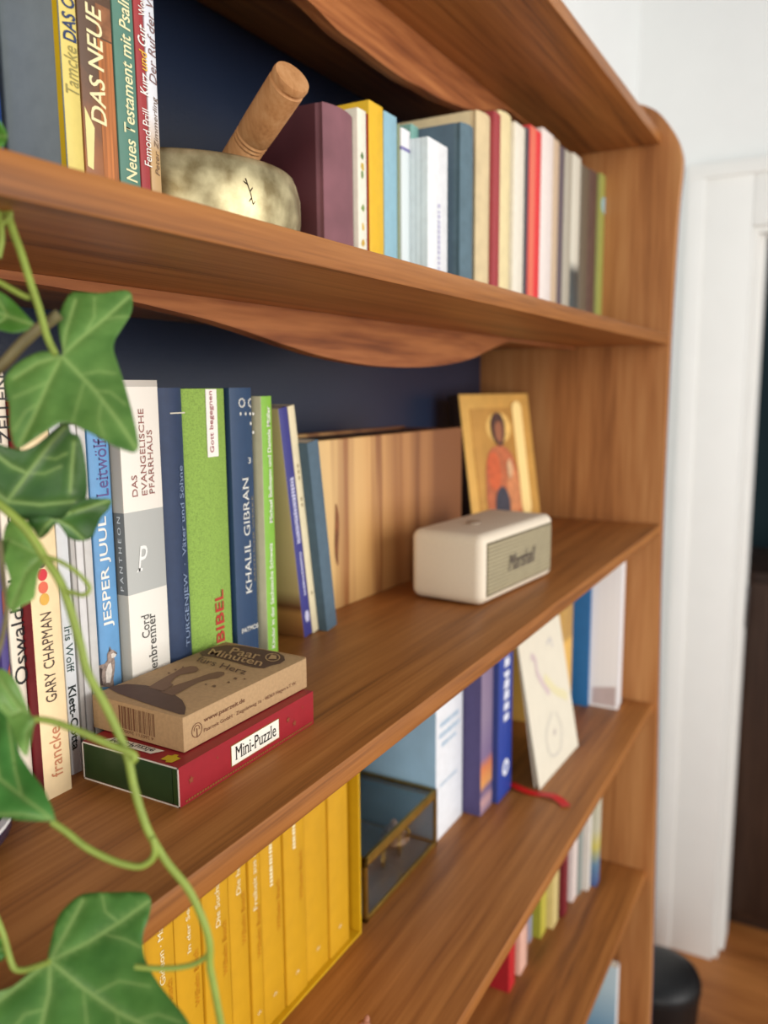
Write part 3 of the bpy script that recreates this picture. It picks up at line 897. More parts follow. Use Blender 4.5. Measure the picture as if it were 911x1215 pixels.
# ---- leaning books
LEAN = -8.5
ind = book('paperback_book', 0.5570, 0.5698, 0.387, ZM, 0.1945, 'indigo paperback with a sand coloured cover leaning left', 'books leaning left in front of the wooden box', (58, 58, 132),
           left=bands('sand_cover', [(0, (150, 92, 54)), (0.022, (196, 140, 84)), (0.028, (120, 70, 44)), (0.042, (206, 178, 128)), (0.25, (222, 202, 156))], 0.5, noise_mix=(30, 0.01)), depth=0.12, lean=LEAN)
mI = mat('ink_pale_lilac', (206, 206, 232), 0.5, var=0)
bars = []
random.seed(3)
for x_, za, zb, hw_ in ((0.0008, 0.082, 0.138, 0.0026), (0.0012, 0.036, 0.074, 0.0014)):
    z_ = za
    while z_ < zb:
        l_ = random.uniform(0.0012, 0.0026)
        bars.append([(x_ - hw_, -0.0002, z_), (x_ + hw_ * random.uniform(.5, 1), -0.0002, z_), (x_ + hw_, -0.0002, z_ + l_ * .8), (x_ - hw_ * random.uniform(.4, 1), -0.0002, z_ + l_ * .8)])
        z_ += l_ + 0.0005
polys('title_print', bars, mI, ind.o)
polys('publisher_mark', [[(0.0006 + 0.0030 * math.cos(R(i * 30)), -0.0002, 0.017 + 0.0062 * math.sin(R(i * 30)) * (1 - 0.3 * (i % 2))) for i in range(12)]], mI, ind.o)
crm = book('paperback_book', 0.5712, 0.5812, 0.388, ZM, 0.196, 'cream paperback leaning left between the indigo and the slate one', 'books leaning left in front of the wooden box', (226, 214, 178), depth=0.12, lean=LEAN)
polys('title_print', [[(-0.001, -0.0002, z_), (0.001, -0.0002, z_), (0.001, -0.0002, z_ + 0.003), (-0.001, -0.0002, z_ + 0.003)] for z_ in (0.112, 0.117, 0.135, 0.140, 0.145, 0.034)], mat('ink_160_140_100', (160, 140, 100)), crm.o)
slt = book('hardcover_book', 0.5815, 0.5985, 0.380, ZM, 0.166, 'slate blue cloth book leaning left against the cream one', 'books leaning left in front of the wooden box', mat('slate_cloth_small', (80, 102, 118), 0.75, var=0.08, scale=120), depth=0.11, lean=LEAN)

# ---- wooden box
wbx = thing('wooden_box', (0.608, 0.414, ZM), 'pale streaked wooden box standing behind the leaning books', 'box', None, (0, 0, R(-3.2)))
WBX = bands('streaked_core_wood', [(0, (228, 192, 130)), (0.055, (222, 182, 118)), (0.075, (150, 96, 50)), (0.090, (212, 168, 106)), (0.120, (206, 158, 96)), (0.132, (140, 88, 46)), (0.145, (196, 146, 88)), (0.175, (150, 98, 54)), (0.19, (176, 124, 74)), (0.215, (128, 80, 44)), (0.23, (166, 114, 68)), (0.25, (128, 80, 46))], 0.5, axis='X', noise_mix=(90, 0.16), stretch=(1, 1, 0.03))
for k in range(4):
    pass
box('front_board', (0, 0, 0), (0.300, 0.012, 0.1615), WBX, wbx, 0.0012)
box('back_board', (0, 0.078, 0), (0.300, 0.090, 0.1615), WBX, wbx, 0.0012)
box('end_board', (0.0005, 0.0122, 0), (0.012, 0.0778, 0.1600), WBX, wbx, 0.0008)
box('end_board', (0.288, 0.0122, 0), (0.2995, 0.0778, 0.1600), WBX, wbx, 0.0008)
box('lid', (0.0125, 0.0125, 0.150), (0.2875, 0.0775, 0.1585), mat('dark_lid_wood', (62, 40, 30), 0.6, var=0.15), wbx, 0.0008)
kn = [(0.041 + 0.0034 * math.cos(R(i * 20)) + 0.0008 * math.sin(R(i * 60)), -0.0003, 0.072 + 0.030 * math.sin(R(i * 20))) for i in range(18)]
polys('knot_streak', [kn], mat('knot_brown', (128, 76, 42), 0.6, var=0.3, scale=90), wbx)

# ---- icon panel
ic0, ic1 = at_y(543, 468, 0.492), at_y(625, 464, 0.441)
vx = (ic1 - ic0)
ang = math.atan2(vx.y, vx.x)
WI = math.hypot(vx.x, vx.y)
tilt = R(-9)
HI = (ic0.z - ZM) / math.cos(tilt)
up_ = Matrix.Rotation(ang, 4, 'Z') @ Matrix.Rotation(tilt, 4, 'X')
bpos = ic0 - up_.to_3x3() @ Vector((0, 0, HI))
ico = thing('icon_panel', Vector((bpos.x, bpos.y, ZM + 0.0005)), 'small gilded icon painting of a haloed figure leaning in the corner of the middle shelf', 'icon', None, up_.to_euler())
GOLD = mat('gilded_ground', (190, 142, 72), 0.38, 0.55, var=0.10, scale=40)
GOLD2 = mat('gilded_border', (216, 168, 88), 0.34, 0.5, var=0.08, scale=40)
box('panel', (0, 0.0002, 0.0028), (WI, 0.021, HI), mat('icon_wood', (52, 32, 22), 0.7, var=0.2), ico, 0.001)
prism('border', [(0.0005, 0, 0.004), (WI - .0005, 0, 0.004), (WI - .0005, 0, HI - .001), (0.0005, 0, HI - .001)], (0, -0.0012, 0), GOLD2, ico)
prism('painted_ground', [(0.020, -0.0013, 0.016), (WI - 0.020, -0.0013, 0.016), (WI - 0.020, -0.0013, HI - 0.022), (0.020, -0.0013, HI - 0.022)], (0, -0.0008, 0), GOLD, ico)


def blob(name, pts, col, off, sub=4, rough=0.6):
    c = catmull([(x * WI, -off, z * HI) for x, z in pts], sub, True)
    polys(name, [c], mat(name + '_%d_%d_%d' % col, col, rough, var=0.18, scale=120), ico)


blob('halo', [(.50 + .18 * math.cos(R(a)), .74 + .115 * math.sin(R(a))) for a in range(0, 360, 30)], (226, 182, 100), 0.0024)
blob('robe', [(.27, .10), (.24, .36), (.30, .54), (.40, .60), (.54, .60), (.66, .52), (.72, .36), (.74, .10)], (186, 102, 62), 0.0027)
blob('robe_fold', [(.30, .30), (.28, .50), (.40, .56), (.46, .44), (.42, .30)], (202, 94, 50), 0.0030)
blob('robe_fold', [(.52, .12), (.54, .36), (.62, .46), (.70, .34), (.70, .12)], (206, 132, 84), 0.0030)
blob('under_robe', [(.34, .08), (.36, .24), (.46, .30), (.54, .22), (.52, .08)], (60, 58, 70), 0.0033)
blob('hair', [(.40, .66), (.38, .78), (.45, .85), (.54, .84), (.58, .76), (.56, .66), (.50, .60)], (74, 44, 34), 0.0036)
blob('face', [(.44, .66), (.43, .74), (.48, .79), (.53, .77), (.54, .70), (.50, .63)], (150, 92, 62), 0.0039)
blob('hand', [(.56, .36), (.55, .46), (.60, .50), (.63, .44), (.61, .37)], (212, 168, 126), 0.0039)
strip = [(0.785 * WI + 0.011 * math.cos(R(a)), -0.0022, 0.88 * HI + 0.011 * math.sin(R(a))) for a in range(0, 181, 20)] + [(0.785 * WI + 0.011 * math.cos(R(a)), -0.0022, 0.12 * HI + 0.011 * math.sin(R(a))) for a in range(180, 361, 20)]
prism('reflection_strip', strip, (0, -0.0016, 0), mat('reflection_gold', (252, 222, 150), 0.42, 0.25, var=0.02), ico)  # bright reflection on the icon, put in as a pale raised strip

# ---- speaker
spk = thing('speaker', (0.7105, 0.2895, ZM), 'cream portable loudspeaker with ribbed front on the middle shelf', 'speaker', None, (0, 0, R(-5.5)))
CRE = mat('cream_vinyl', (226, 213, 192), 0.55, var=0.03, scale=500, bump=0.12)
SW, SD, SH = 0.1675, 0.081, 0.0705
bm = bmesh.new()
add_box(bm, (0, 0, 0.0015), (SW, SD, SH), 0.0095, 6)
body = bm_obj('body', bm, CRE, spk, 40)
m = mat('speaker_grille', (112, 102, 78), 0.7)
box('grille', (0.0085, -0.0006, 0.0095), (SW - 0.0085, 0.003, SH - 0.0085), m, spk, 0.0005)
bm = bmesh.new()
for k in range(13):
    z_ = 0.0125 + k * 0.0037
    add_box(bm, (0.010, -0.0012, z_), (SW - 0.010, -0.0006, z_ + 0.0022))
bm_obj('grille_ribs', bm, mat('grille_rib', (170, 159, 128), 0.6), spk)
text(spk, 'Marshall', (0.052, -0.0024, 0.0265), (1, 0, 0.0), (0, 0, 1), 0.064, 0.0170, mat('logo_dark', (74, 60, 56), 0.5, var=0), 'logo_lettering', 0.0, 0.4)
lathe('control_knob', [(0, 0), (0.0075, 0), (0.0075, 0.0016), (0.0065, 0.0022), (0, 0.0022)], mat('knob_taupe', (168, 150, 132), 0.4, 0.3), spk, 24, Matrix.Translation((0.060, 0.042, SH + 0.0001)))
for fx in (0.02, SW - 0.02):
    for fy in (0.018, SD - 0.018):
        lathe('rubber_foot', [(0, 0), (0.006, 0), (0.006, 0.0022), (0, 0.0022)], BLK, spk, 16, Matrix.Translation((fx, fy, 0)))

# ---- puzzle box
MX0, MX1, MY0, MY1, MH = 0.2903, 0.4105, 0.2798, 0.3485, 0.0212
mini = thing('puzzle_box', (MX0, MY0, ZM), 'dark red puzzle box with green ends under the kraft card box', 'box')
MRED = mat('box_red', (150, 26, 38), 0.42, var=0.05, scale=160)
MW, MD = MX1 - MX0, MY1 - MY0
bm = bmesh.new()
for a, b2 in (((0, 0, 0), (MW, 0.0008, MH)), ((0, MD - 0.0008, 0), (MW, MD, MH)), ((0, 0.0008, 0), (MW, MD - 0.0008, 0.0008)), ((0, 0.0008, MH - 0.0008), (MW, MD - 0.0008, MH))):
    add_box(bm, a, b2)
bm_obj('sleeve', bm, MRED, mini)
bm = bmesh.new()
for a, b2 in (((-0.0003, 0, 0), (0, MD, 0.0007)), ((-0.0003, 0, MH - 0.0007), (0, MD, MH)), ((-0.0003, 0, 0), (0, 0.0007, MH)), ((-0.0003, MD - 0.0007, 0), (0, MD, MH))):
    add_box(bm, a, b2)
bm_obj('card_edge', bm, mat('card_white', (226, 222, 210), 0.7), mini)
GRN = mat('box_green', (42, 66, 36), 0.40, var=0.10, scale=80)
box('end_flap', (-0.0002, 0.0046, 0.0008), (0.0006, MD - 0.0008, MH - 0.0008), GRN, mini, 0.0003)
box('side_flap', (-0.0001, 0.0010, 0.0009), (0.0006, 0.0042, MH - 0.0009), mat('box_green_flap', (46, 74, 36), 0.4), mini, 0.0002)
box('end_flap', (MW - 0.002, 0.0010, 0.0010), (MW - 0.0012, MD - 0.0010, MH - 0.0010), GRN, mini, 0.0003)


def onfront(o, pl, y0, off=0.0003):
    return [Vector((p.x - o.location.x, -off, p.z - o.location.z)) for p in [at_y(x, y, y0) for x, y in pl]]


lab = onfront(mini, [(267.5, 913.5), (333.5, 877), (332.8, 851), (267, 883)], MY0)
xa, xb, za, zb = 0.0405, 0.0835, 0.0052, 0.0165
polys('label', [[(xa, -0.0003, za), (xb, -0.0003, za), (xb, -0.0003, zb), (xa, -0.0003, zb)]], mat('label_white', (238, 234, 220), 0.5), mini)
bm = bmesh.new()
for a, b2 in (((xa - .0005, -.00025, za - .0005), (xb + .0005, -.0001, za)), ((xa - .0005, -.00025, zb), (xb + .0005, -.0001, zb + .0005)), ((xa - .0005, -.00025, za), (xa, -.0001, zb)), ((xb, -.00025, za), (xb + .0005, -.0001, zb))):
    add_box(bm, a, b2)
GLD = mat('gold_print', (146, 100, 44), 0.5, 0.1)
bm_obj('label_border', bm, GLD, mini)
text(mini, 'Mini-Puzzle', (xa + 0.003, -0.0005, za + 0.0022), (1, 0, 0), (0, 0, 1), xb - xa - 0.006, 0.0076, mat('ink_30_28_30', (30, 28, 30), 0.5, var=0), 'title_lettering', 0, 0, True)


def star(cx_, cz, r_, y=-0.0003, flat=False):
    out = []
    for i in range(10):
        a = R(90 + 36 * i)
        q_ = r_ if i % 2 == 0 else r_ * 0.42
        out.append((cx_ + q_ * math.cos(a), y, cz + q_ * math.sin(a)))
    return out


polys('star_print', [star(0.0085, 0.0115, 0.0024), star(0.093, 0.0125, 0.0022), star(0.0995, 0.0080, 0.0024), star(0.029, 0.0150, 0.0010), star(0.108, 0.0150, 0.0010)], mat('star_gold', (138, 68, 38), 0.5), mini)
bm = bmesh.new()
for k in range(56):
    add_box(bm, (0.004 + k * 0.00205, -0.0003, 0.0012), (0.0052 + k * 0.00205, -0.0001, 0.0022))
bm_obj('gold_edging', bm, GLD, mini)
ty = MH + 0.0003
polys('top_label', [[(0.0055, 0.024, ty), (0.0115, 0.020, ty), (0.0115, 0.056, ty), (0.0055, 0.060, ty)][::1]], mat('label_white', (238, 234, 220)), mini)
text(mini, 'Mini-Puzzle', (0.0105, 0.055, ty + 0.0002), (0, -1, 0), (-1, 0, 0), 0.030, 0.0044, mat('ink_30_28_30', (30, 28, 30)), 'title_lettering')
def _mini_top(): pass
polys('puzzle_piece_print', [[(0.0028, 0.0070, ty), (0.0085, 0.0062, ty), (0.0092, 0.0095, ty), (0.0112, 0.0100, ty), (0.0108, 0.0125, ty), (0.0090, 0.0125, ty), (0.0085, 0.0150, ty), (0.0030, 0.0148, ty), (0.0034, 0.0112, ty), (0.0018, 0.0104, ty)]], mat('piece_yellow', (206, 178, 32), 0.5), mini)

# ---- kraft box
kr = thing('card_box', (0.3042, 0.2886, ZM + MH + 0.0004), 'brown kraft card box with printed hands lying on the dark red puzzle box', 'box', None, (0, 0, R(-1.2)))
KW, KD, KH = 0.1095, 0.0680, 0.0192
KRAFT = mat('kraft_card', (178, 145, 105), 0.75, var=0.08, scale=500)
KBR = mat('kraft_ink', (96, 70, 58), 0.7, var=0.06, scale=200)
box('carton', (0, 0, 0), (KW, KD, KH), KRAFT, kr, 0.0006)
bm = bmesh.new()
add_box(bm, (KW + 0.0001, 0.001, 0.0006), (KW + 0.0007, KD - 0.001, KH + 0.0003), 0.0002)
bm_obj('tuck_flap', bm, KRAFT, kr)
ZK = ZM + MH + 0.0004 + KH


def ktop(pl, off=0.0003):
    q = local(kr, [at_z(x, y, ZK) for x, y in pl])
    return [Vector((min(max(p.x, 0.0006), KW - 0.0006), min(max(p.y, 0.0006), KD - 0.0006), KH + off)) for p in q]


# printed hill, arms, hands and title cloud: points read from the box top
hill = [(120.5, 815), (128, 813), (150, 812), (172, 813.5), (184, 816), (203, 822), (216, 831), (220.5, 840), (219, 848.5), (213, 848), (170, 834), (140, 823)]
arm1 = [(176, 816), (184, 811), (196, 804), (206, 799), (216, 793), (226, 791), (233, 791.5), (236, 795), (232, 798), (224, 799.5), (214, 801), (207, 805), (202, 811), (206, 813), (194, 821)]
arm2 = [(190, 822), (203, 816), (213, 812), (226, 808), (238, 803.5), (248, 800), (258, 797.5), (266, 798), (266, 801), (258, 805), (248, 806.5), (236, 810), (224, 816), (212, 823), (205, 826)]
polys('printed_hands', [ktop(hill)], KBR, kr)
polys('printed_hands', [ktop(arm1, 0.0004), ktop(arm2, 0.0004)], mat('kraft_ink_mid', (124, 92, 70), 0.7), kr)
# heart speckles
sp_ = []
for x, y, s_ in ((254, 814.5, 2.6), (244, 812.5, 1.6), (271, 810, 2.0), (279, 805.5, 2.6), (290, 806, 1.6), (200, 799, 1.8), (208, 795, 1.8), (217, 792, 1.6)):
    sp_.append(ktop([(x - s_, y), (x, y - s_ * .6), (x + s_, y - s_ * .2), (x + s_ * .4, y + s_ * .7)], 0.0003))
polys('printed_hearts', sp_, mat('kraft_ink_mid', (124, 92, 70)), kr)
cloud = [(0.071, 0.058), (0.073, 0.0640), (0.080, 0.0655), (0.087, 0.0650), (0.094, 0.0655), (0.1005, 0.0630), (0.1035, 0.056), (0.1025, 0.046), (0.1035, 0.034), (0.1030, 0.022), (0.1000, 0.0120), (0.0950, 0.0090), (0.0880, 0.0105), (0.0850, 0.018), (0.0795, 0.020), (0.0775, 0.030), (0.0770, 0.042), (0.0730, 0.046)]
cl_px = [(237, 775), (245, 769.5), (258, 767.5), (268, 765.8), (284, 766.5), (296, 767.5), (308, 770.5), (318, 772.5), (330, 775), (337, 779), (338, 784), (332, 788), (322, 790), (313, 793.5), (300, 792), (290, 789.5), (279, 786), (266, 782.5), (252, 779.5), (240, 778.5)]
polys('title_cloud', [ktop([(x, y) for x, y in cl_px])], KBR, kr)


def ktext(s, a, b2, hpx, m, nm, off, bold=0.02):
    """lettering across the box top between two sighted baseline ends"""
    p, q_ = local(kr, [at_z(*a, ZK), at_z(*b2, ZK)])
    hh = local(kr, [at_z(a[0] + hpx[0], a[1] + hpx[1], ZK)])[0]
    d = (q_ - p)
    u = hh - p
    p = Vector((p.x, p.y, KH + off))
    d.z = u.z = 0
    L_ = d.length
    return text(kr, s, p, d / L_, u.normalized(), L_, u.length, m, nm, bold)


KPALE = mat('kraft_pale', (190, 154, 112), 0.7, var=0.03)
ktext('Paar', (271, 776.5), (306, 783.5), (6, -7.5), KPALE, 'title_lettering', 0.0006, 0.008)
ktext('Minuten', (246, 777), (309, 791.5), (6, -6.5), KPALE, 'title_lettering', 0.0006, 0.008)
ktext('fürs Herz', (232, 785), (290, 801.5), (5.5, -5.5), KBR, 'title_lettering', 0.0005, 0.0)
ring = []
for i in range(20):
    a, b2 = R(18 * i), R(18 * i + 18)
    c = (323.5, 781)
    ring.append(ktop([(c[0] + 9 * math.cos(a), c[1] + 5 * math.sin(a)), (c[0] + 9 * math.cos(b2), c[1] + 5 * math.sin(b2)), (c[0] + 7.6 * math.cos(b2), c[1] + 4.1 * math.sin(b2)), (c[0] + 7.6 * math.cos(a), c[1] + 4.1 * math.sin(a))], 0.0006))
ring.append(ktop([(318, 783), (322, 777.5), (328, 779), (328, 783)], 0.0006))
polys('ring_mark', ring, KPALE, kr)
# front lettering and ring mark
KF = mat('kraft_front_ink', (112, 72, 48), 0.7, var=0)
text(kr, 'www.paarzeit.de', (0.0150, -0.0003, 0.0104), (1, 0, 0), (0, 0, 1), 0.034, 0.0034, KF, 'web_lettering', 0.008, 0, True)
text(kr, 'Paarzeit GmbH · Ziegeleiweg 1a · 48369 Hagen a.T.W.', (0.0150, -0.0003, 0.0052), (1, 0, 0), (0, 0, 1), 0.083, 0.0027, KF, 'address_lettering')
cx_, cz = 0.0098, 0.0090
ring = []
for i in range(24):
    a, b2 = R(15 * i), R(15 * i + 15)
    ring.append([(cx_ + r_ * math.cos(t_), -0.0003, cz + r_ * math.sin(t_)) for r_, t_ in ((0.0040, a), (0.0040, b2), (0.0036, b2), (0.0036, a))])
ring.append([(cx_ - 0.0003, -0.0003, cz - 0.0038), (cx_ + 0.0003, -0.0003, cz - 0.0038), (cx_ + 0.0003, -0.0003, cz + 0.0010), (cx_ - 0.0003, -0.0003, cz + 0.0010)])
for i in range(12):
    a, b2 = R(-20 + 18 * i), R(-2 + 18 * i)
    ring.append([(cx_ + r_ * math.cos(t_), -0.0003, cz + 0.0006 + r_ * math.sin(t_)) for r_, t_ in ((0.0022, a), (0.0022, b2), (0.0018, b2), (0.0018, a))])
polys('ring_mark', ring, KF, kr)
# barcode on the left end
random.seed(11)
bars = []
y_ = 0.0470
while y_ > 0.0205:
    wd = random.choice((0.00035, 0.00035, 0.0007, 0.0011))
    bars.append([(-0.0002, y_, 0.0045), (-0.0002, y_ - wd, 0.0045), (-0.0002, y_ - wd, 0.0172), (-0.0002, y_, 0.0172)])
    y_ -= wd + random.choice((0.00035, 0.0006, 0.0009))
polys('barcode', bars, KF, kr)
text(kr, '4 260711 260009', (-0.0002, 0.0215, 0.0040), (0, 1, 0), (0, 0, -1), 0.0250, 0.0019, KF, 'barcode_digits')

# ---- navy bowl at the left edge
nb = thing('plant_bowl', (0.187, 0.356, ZM), 'navy ceramic bowl with white rim at the lower left edge of the middle shelf', 'bowl')
lathe('body', [(0, 0.0005), (0.032, 0.0005), (0.044, 0.004), (0.052, 0.012), (0.053, 0.018), (0.050, 0.018), (0.045, 0.010), (0, 0.005)], mat('navy_glaze', (34, 38, 66), 0.2), nb, 56)
lathe('rim', [(0.0500, 0.0182), (0.0532, 0.0182), (0.0532, 0.0200), (0.0500, 0.0200), (0.0500, 0.0182)], mat('white_glaze', (226, 226, 224), 0.3), nb, 56)

# ------------------------------------------------------------------ lower shelf
YC = 0.3565
XC0, XC1 = 0.3310, 0.5935
case = thing('slipcase', (XC0, YC, ZL), 'bright yellow card slipcase filled with yellow paperbacks on the lower shelf', 'slipcase')
YEL = mat('case_yellow', (208, 164, 18), 0.5, var=0.04, scale=80)
YE2 = mat('spine_yellow', (202, 152, 22), 0.5, var=0.05, scale=60)
CWD, CDP, CHT = XC1 - XC0, 0.142, 0.222
bm = bmesh.new()
tk = 0.0022
add_box(bm, (0, 0, 0), (CWD, CDP, tk), 0.0003)
add_box(bm, (0, 0, CHT - tk), (CWD, CDP, CHT), 0.0003)
add_box(bm, (0, 0, tk), (tk, CDP, CHT - tk), 0.0003)
add_box(bm, (CWD - tk, 0, tk), (CWD, CDP, CHT - tk), 0.0003)
add_box(bm, (tk, CDP - tk, tk), (CWD - tk, CDP, CHT - tk))
bm_obj('shell', bm, YEL, case)
edges = []
for pts in ([(205.7, 1092.6), (212, 1191)], [(238.6, 1069), (245, 1200)], [(271, 1043), (277.6, 1214)], [(294, 1024), (300.7, 1214)], [(308, 1013), (316, 1214)], [(334, 994), (342.6, 1195)], [(359.8, 973), (367, 1165)], [(387.6, 955.6), (393, 1133)], [(410, 934), (417.6, 1110)]):
    edges.append(sum(at_y(a, b2, YC + 0.004).x for a, b2 in pts) / 2)
edges = [max(edges[0] - 0.0285, XC0 + tk + 0.0004)] + edges
edges[-1] = min(edges[-1], XC1 - tk - 0.0006)
titles = ['Gideon · Markt', 'In der Seelsorge', 'Die Suchaktion', 'Die heile Welt', 'Freiheit aus dem', '', '', '', '']
YLAB = ['leftmost yellow paperback in the slipcase with white title', 'second yellow paperback from the left in the slipcase', 'third yellow paperback from the left in the slipcase', 'fourth yellow paperback from the left in the slipcase', 'thinnest yellow paperback in the middle of the slipcase', 'yellow paperback right of the thinnest one in the slipcase', 'third yellow paperback from the right in the slipcase', 'second yellow paperback from the right in the slipcase', 'rightmost yellow paperback in the slipcase beside its wall']
for k in range(9):
    yb = book('paperback_book', edges[k] + 0.0003, edges[k + 1] - 0.0005, YC + 0.004 + 0.0012 * (k % 2), ZL + tk + 0.0003, 0.2145, YLAB[k], 'yellow paperbacks in the slipcase', YE2, depth=0.128)
    def zz_(px, py):
        return at_y(px, py, YC + 0.004).z - ZL - tk - 0.0003
    t0 = [(197, 1165), (230, 1128), (259, 1099), (286, 1060), (304, 1079), (325, 1050), (352, 1004), None, None][k]
    if t0 and not titles[k]:
        strokes(yb, [(-0.003, 0.0012, zz_(*t0), 0.2, 'z')], (240, 232, 190))
    elif t0:
        text(yb.o, titles[k], (yb.w * .14, -0.0003, zz_(*t0)), (0, 0, 1), (-1, 0, 0), 0.0036 * len(titles[k]), 0.0048, mat('ink_238_228_170', (240, 232, 190), 0.5, var=0), 'title_lettering', 0, 0, True)
    a0 = [(205, 1230), (235, 1195), (264, 1160), (291, 1121), (306, 1137), (330, 1105), (358, 1066), None, None][k]
    if a0:
        text(yb.o, 'Wilhelm Busch', (yb.w * .36, -0.0003, zz_(*a0)), (0, 0, 1), (-1, 0, 0), 0.042, 0.0046, mat('ink_214_140_20', (196, 128, 16), 0.5, var=0), 'author_lettering', 0, 0, True)
    text(yb.o, 'clv', (-0.002, -0.0003, 0.020), (1, 0, 0), (0, 0, 1), 0.0046, 0.0034, mat('ink_238_228_170', (240, 232, 190)), 'publisher_mark')

# ---- glass box
GX0, GX1, GY0, GY1, GH = 0.6065, 0.7600, 0.3590, 0.470, 0.0645
gb = thing('glass_box', (GX0, GY0, ZL), 'small glass jewellery box with brass edges right of the yellow slipcase', 'box')
OLD = mat('old_brass', (168, 134, 62), 0.35, 0.9, var=0.2, scale=60)
gw, gd = GX1 - GX0, GY1 - GY0
e = 0.0022


def bar(bm, a, b2):
    a, b2 = Vector(a), Vector(b2)
    lo = Vector([min(a[i], b2[i]) - e for i in range(3)])
    hi = Vector([max(a[i], b2[i]) + e for i in range(3)])
    add_box(bm, lo, hi, 0.0005, 1)


def frame_(nm, z0, z1, verts):
    bm = bmesh.new()
    for z_ in (z0, z1):
        bar(bm, (e, e, z_), (gw - e, e, z_))
        bar(bm, (e, gd - e, z_), (gw - e, gd - e, z_))
        bar(bm, (e, e, z_), (e, gd - e, z_))
        bar(bm, (gw - e, e, z_), (gw - e, gd - e, z_))
    if verts:
        for x in (e, gw - e):
            for y in (e, gd - e):
                bar(bm, (x, y, z0), (x, y, z1))
    return bm_obj(nm, bm, OLD, gb)


frame_('frame', e + 0.0002, GH - 0.0070, True)
bm = bmesh.new()
z_ = GH - e
for a, b2 in (((e, e, z_), (gw - e, e, z_)), ((e, gd - e, z_), (gw - e, gd - e, z_)), ((e, e, z_), (e, gd - e, z_)), ((gw - e, e, z_), (gw - e, gd - e, z_))):
    bar(bm, a, b2)
lidf = bm_obj('lid_frame', bm, OLD, gb)
m, nt, bs = new_mat('clear_glass')
bs.inputs['Base Color'].default_value = (0.93, 0.97, 0.97, 1)
bs.inputs['Transmission Weight'].default_value = 1.0
bs.inputs['Roughness'].default_value = 0.02
bs.inputs['IOR'].default_value = 1.45
n1 = nt.nodes.new('ShaderNodeTexNoise')
n1.inputs['Scale'].default_value = 14
mr = nt.nodes.new('ShaderNodeMapRange')
mr.inputs['To Min'].default_value = 0.01
mr.inputs['To Max'].default_value = 0.05
nt.links.new(n1.outputs[0], mr.inputs['Value'])
nt.links.new(mr.outputs[0], bs.inputs['Roughness'])
GLASS = m
g1, g2 = 2 * e, GH - 0.0070 - e
box('glass_pane', (2 * e, 0.0012, g1), (gw - 2 * e, 0.0030, g2), GLASS, gb)
box('glass_pane', (2 * e, gd - 0.0030, g1), (gw - 2 * e, gd - 0.0012, g2), GLASS, gb)
box('glass_pane', (0.0012, 2 * e, g1), (0.0030, gd - 2 * e, g2), GLASS, gb)
box('glass_pane', (gw - 0.0030, 2 * e, g1), (gw - 0.0012, gd - 2 * e, g2), GLASS, gb)
box('glass_lid', (2 * e, 2 * e, GH - 0.0032), (gw - 2 * e, gd - 2 * e, GH - 0.0012), GLASS, lidf)
box('base_plate', (2 * e, 2 * e, 0.0012), (gw - 2 * e, gd - 2 * e, 0.0030), mat('mirror_base', (150, 152, 152), 0.2, 0.5), gb)
bm = bmesh.new()
add_tube(bm, [(gw * .52, -0.0002, GH - 0.008), (gw * .52, -0.004, GH - 0.012), (gw * .52, -0.0005, GH - 0.018)], 0.0011, None, 8, 4)
bm_obj('clasp', bm, OLD, gb)
# trinkets inside
RING = mat('ring_silver', (206, 204, 200), 0.25, 0.9)
for k, (x, y, c, lb) in enumerate(((0.085, 0.030, OLD, 'brass ring standing inside the glass box'), (0.115, 0.026, OLD, 'brass loop in the right half of the glass box'))):
    rg = thing('ring', (GX0 + x, GY0 + y, ZL + 0.0031), lb, 'ring', 'trinkets in the glass box')
    bm = bmesh.new()
    rad = 0.010 + 0.004 * k
    add_tube(bm, [(rad * math.sin(R(i * 20)), rad * .4 * math.sin(R(i * 20)), rad + 0.0012 - rad * math.cos(R(i * 20))) for i in range(19)], 0.0012, None, 8, 1)
    bm_obj('band', bm, c, rg, 60)
    if k == 0:
        lathe('stone', [(0, -0.004), (0.004, -0.001), (0.0048, 0.001), (0.003, 0.0032), (0, 0.0034)], mat('white_stone', (232, 226, 220), 0.15), rg, 12, Matrix.Translation((0, -0.001, 2 * rad + 0.0052)))
sb = thing('pouch', (GX0 + 0.045, GY0 + 0.060, ZL + 0.0031), 'small dark brown pouch lying in the glass box', 'pouch', 'trinkets in the glass box')
lathe('cloth', [(0, 0), (0.020, 0), (0.026, 0.006), (0.024, 0.014), (0.012, 0.022), (0.006, 0.026), (0.009, 0.031), (0, 0.030)], mat('brown_velvet', (82, 56, 48), 0.9, var=0.2), sb, 20)
tube('cord', [(0.0066 * math.cos(R(a)), 0.0066 * math.sin(R(a)), 0.026) for a in range(0, 361, 30)], 0.0009, OLD, sb, n=1)
pe = thing('shell', (GX0 + 0.128, GY0 + 0.040, ZL + 0.0031), 'brown spiral shell in the right corner of the glass box', 'shell', 'trinkets in the glass box')
lathe('whorl', [(0, 0), (0.012, 0.001), (0.016, 0.006), (0.013, 0.012), (0.010, 0.0125), (0.0105, 0.016), (0.007, 0.020), (0.004, 0.0205), (0.0042, 0.024), (0, 0.029)], mat('shell_brown', (150, 110, 82), 0.4, var=0.3, scale=90), pe, 24)

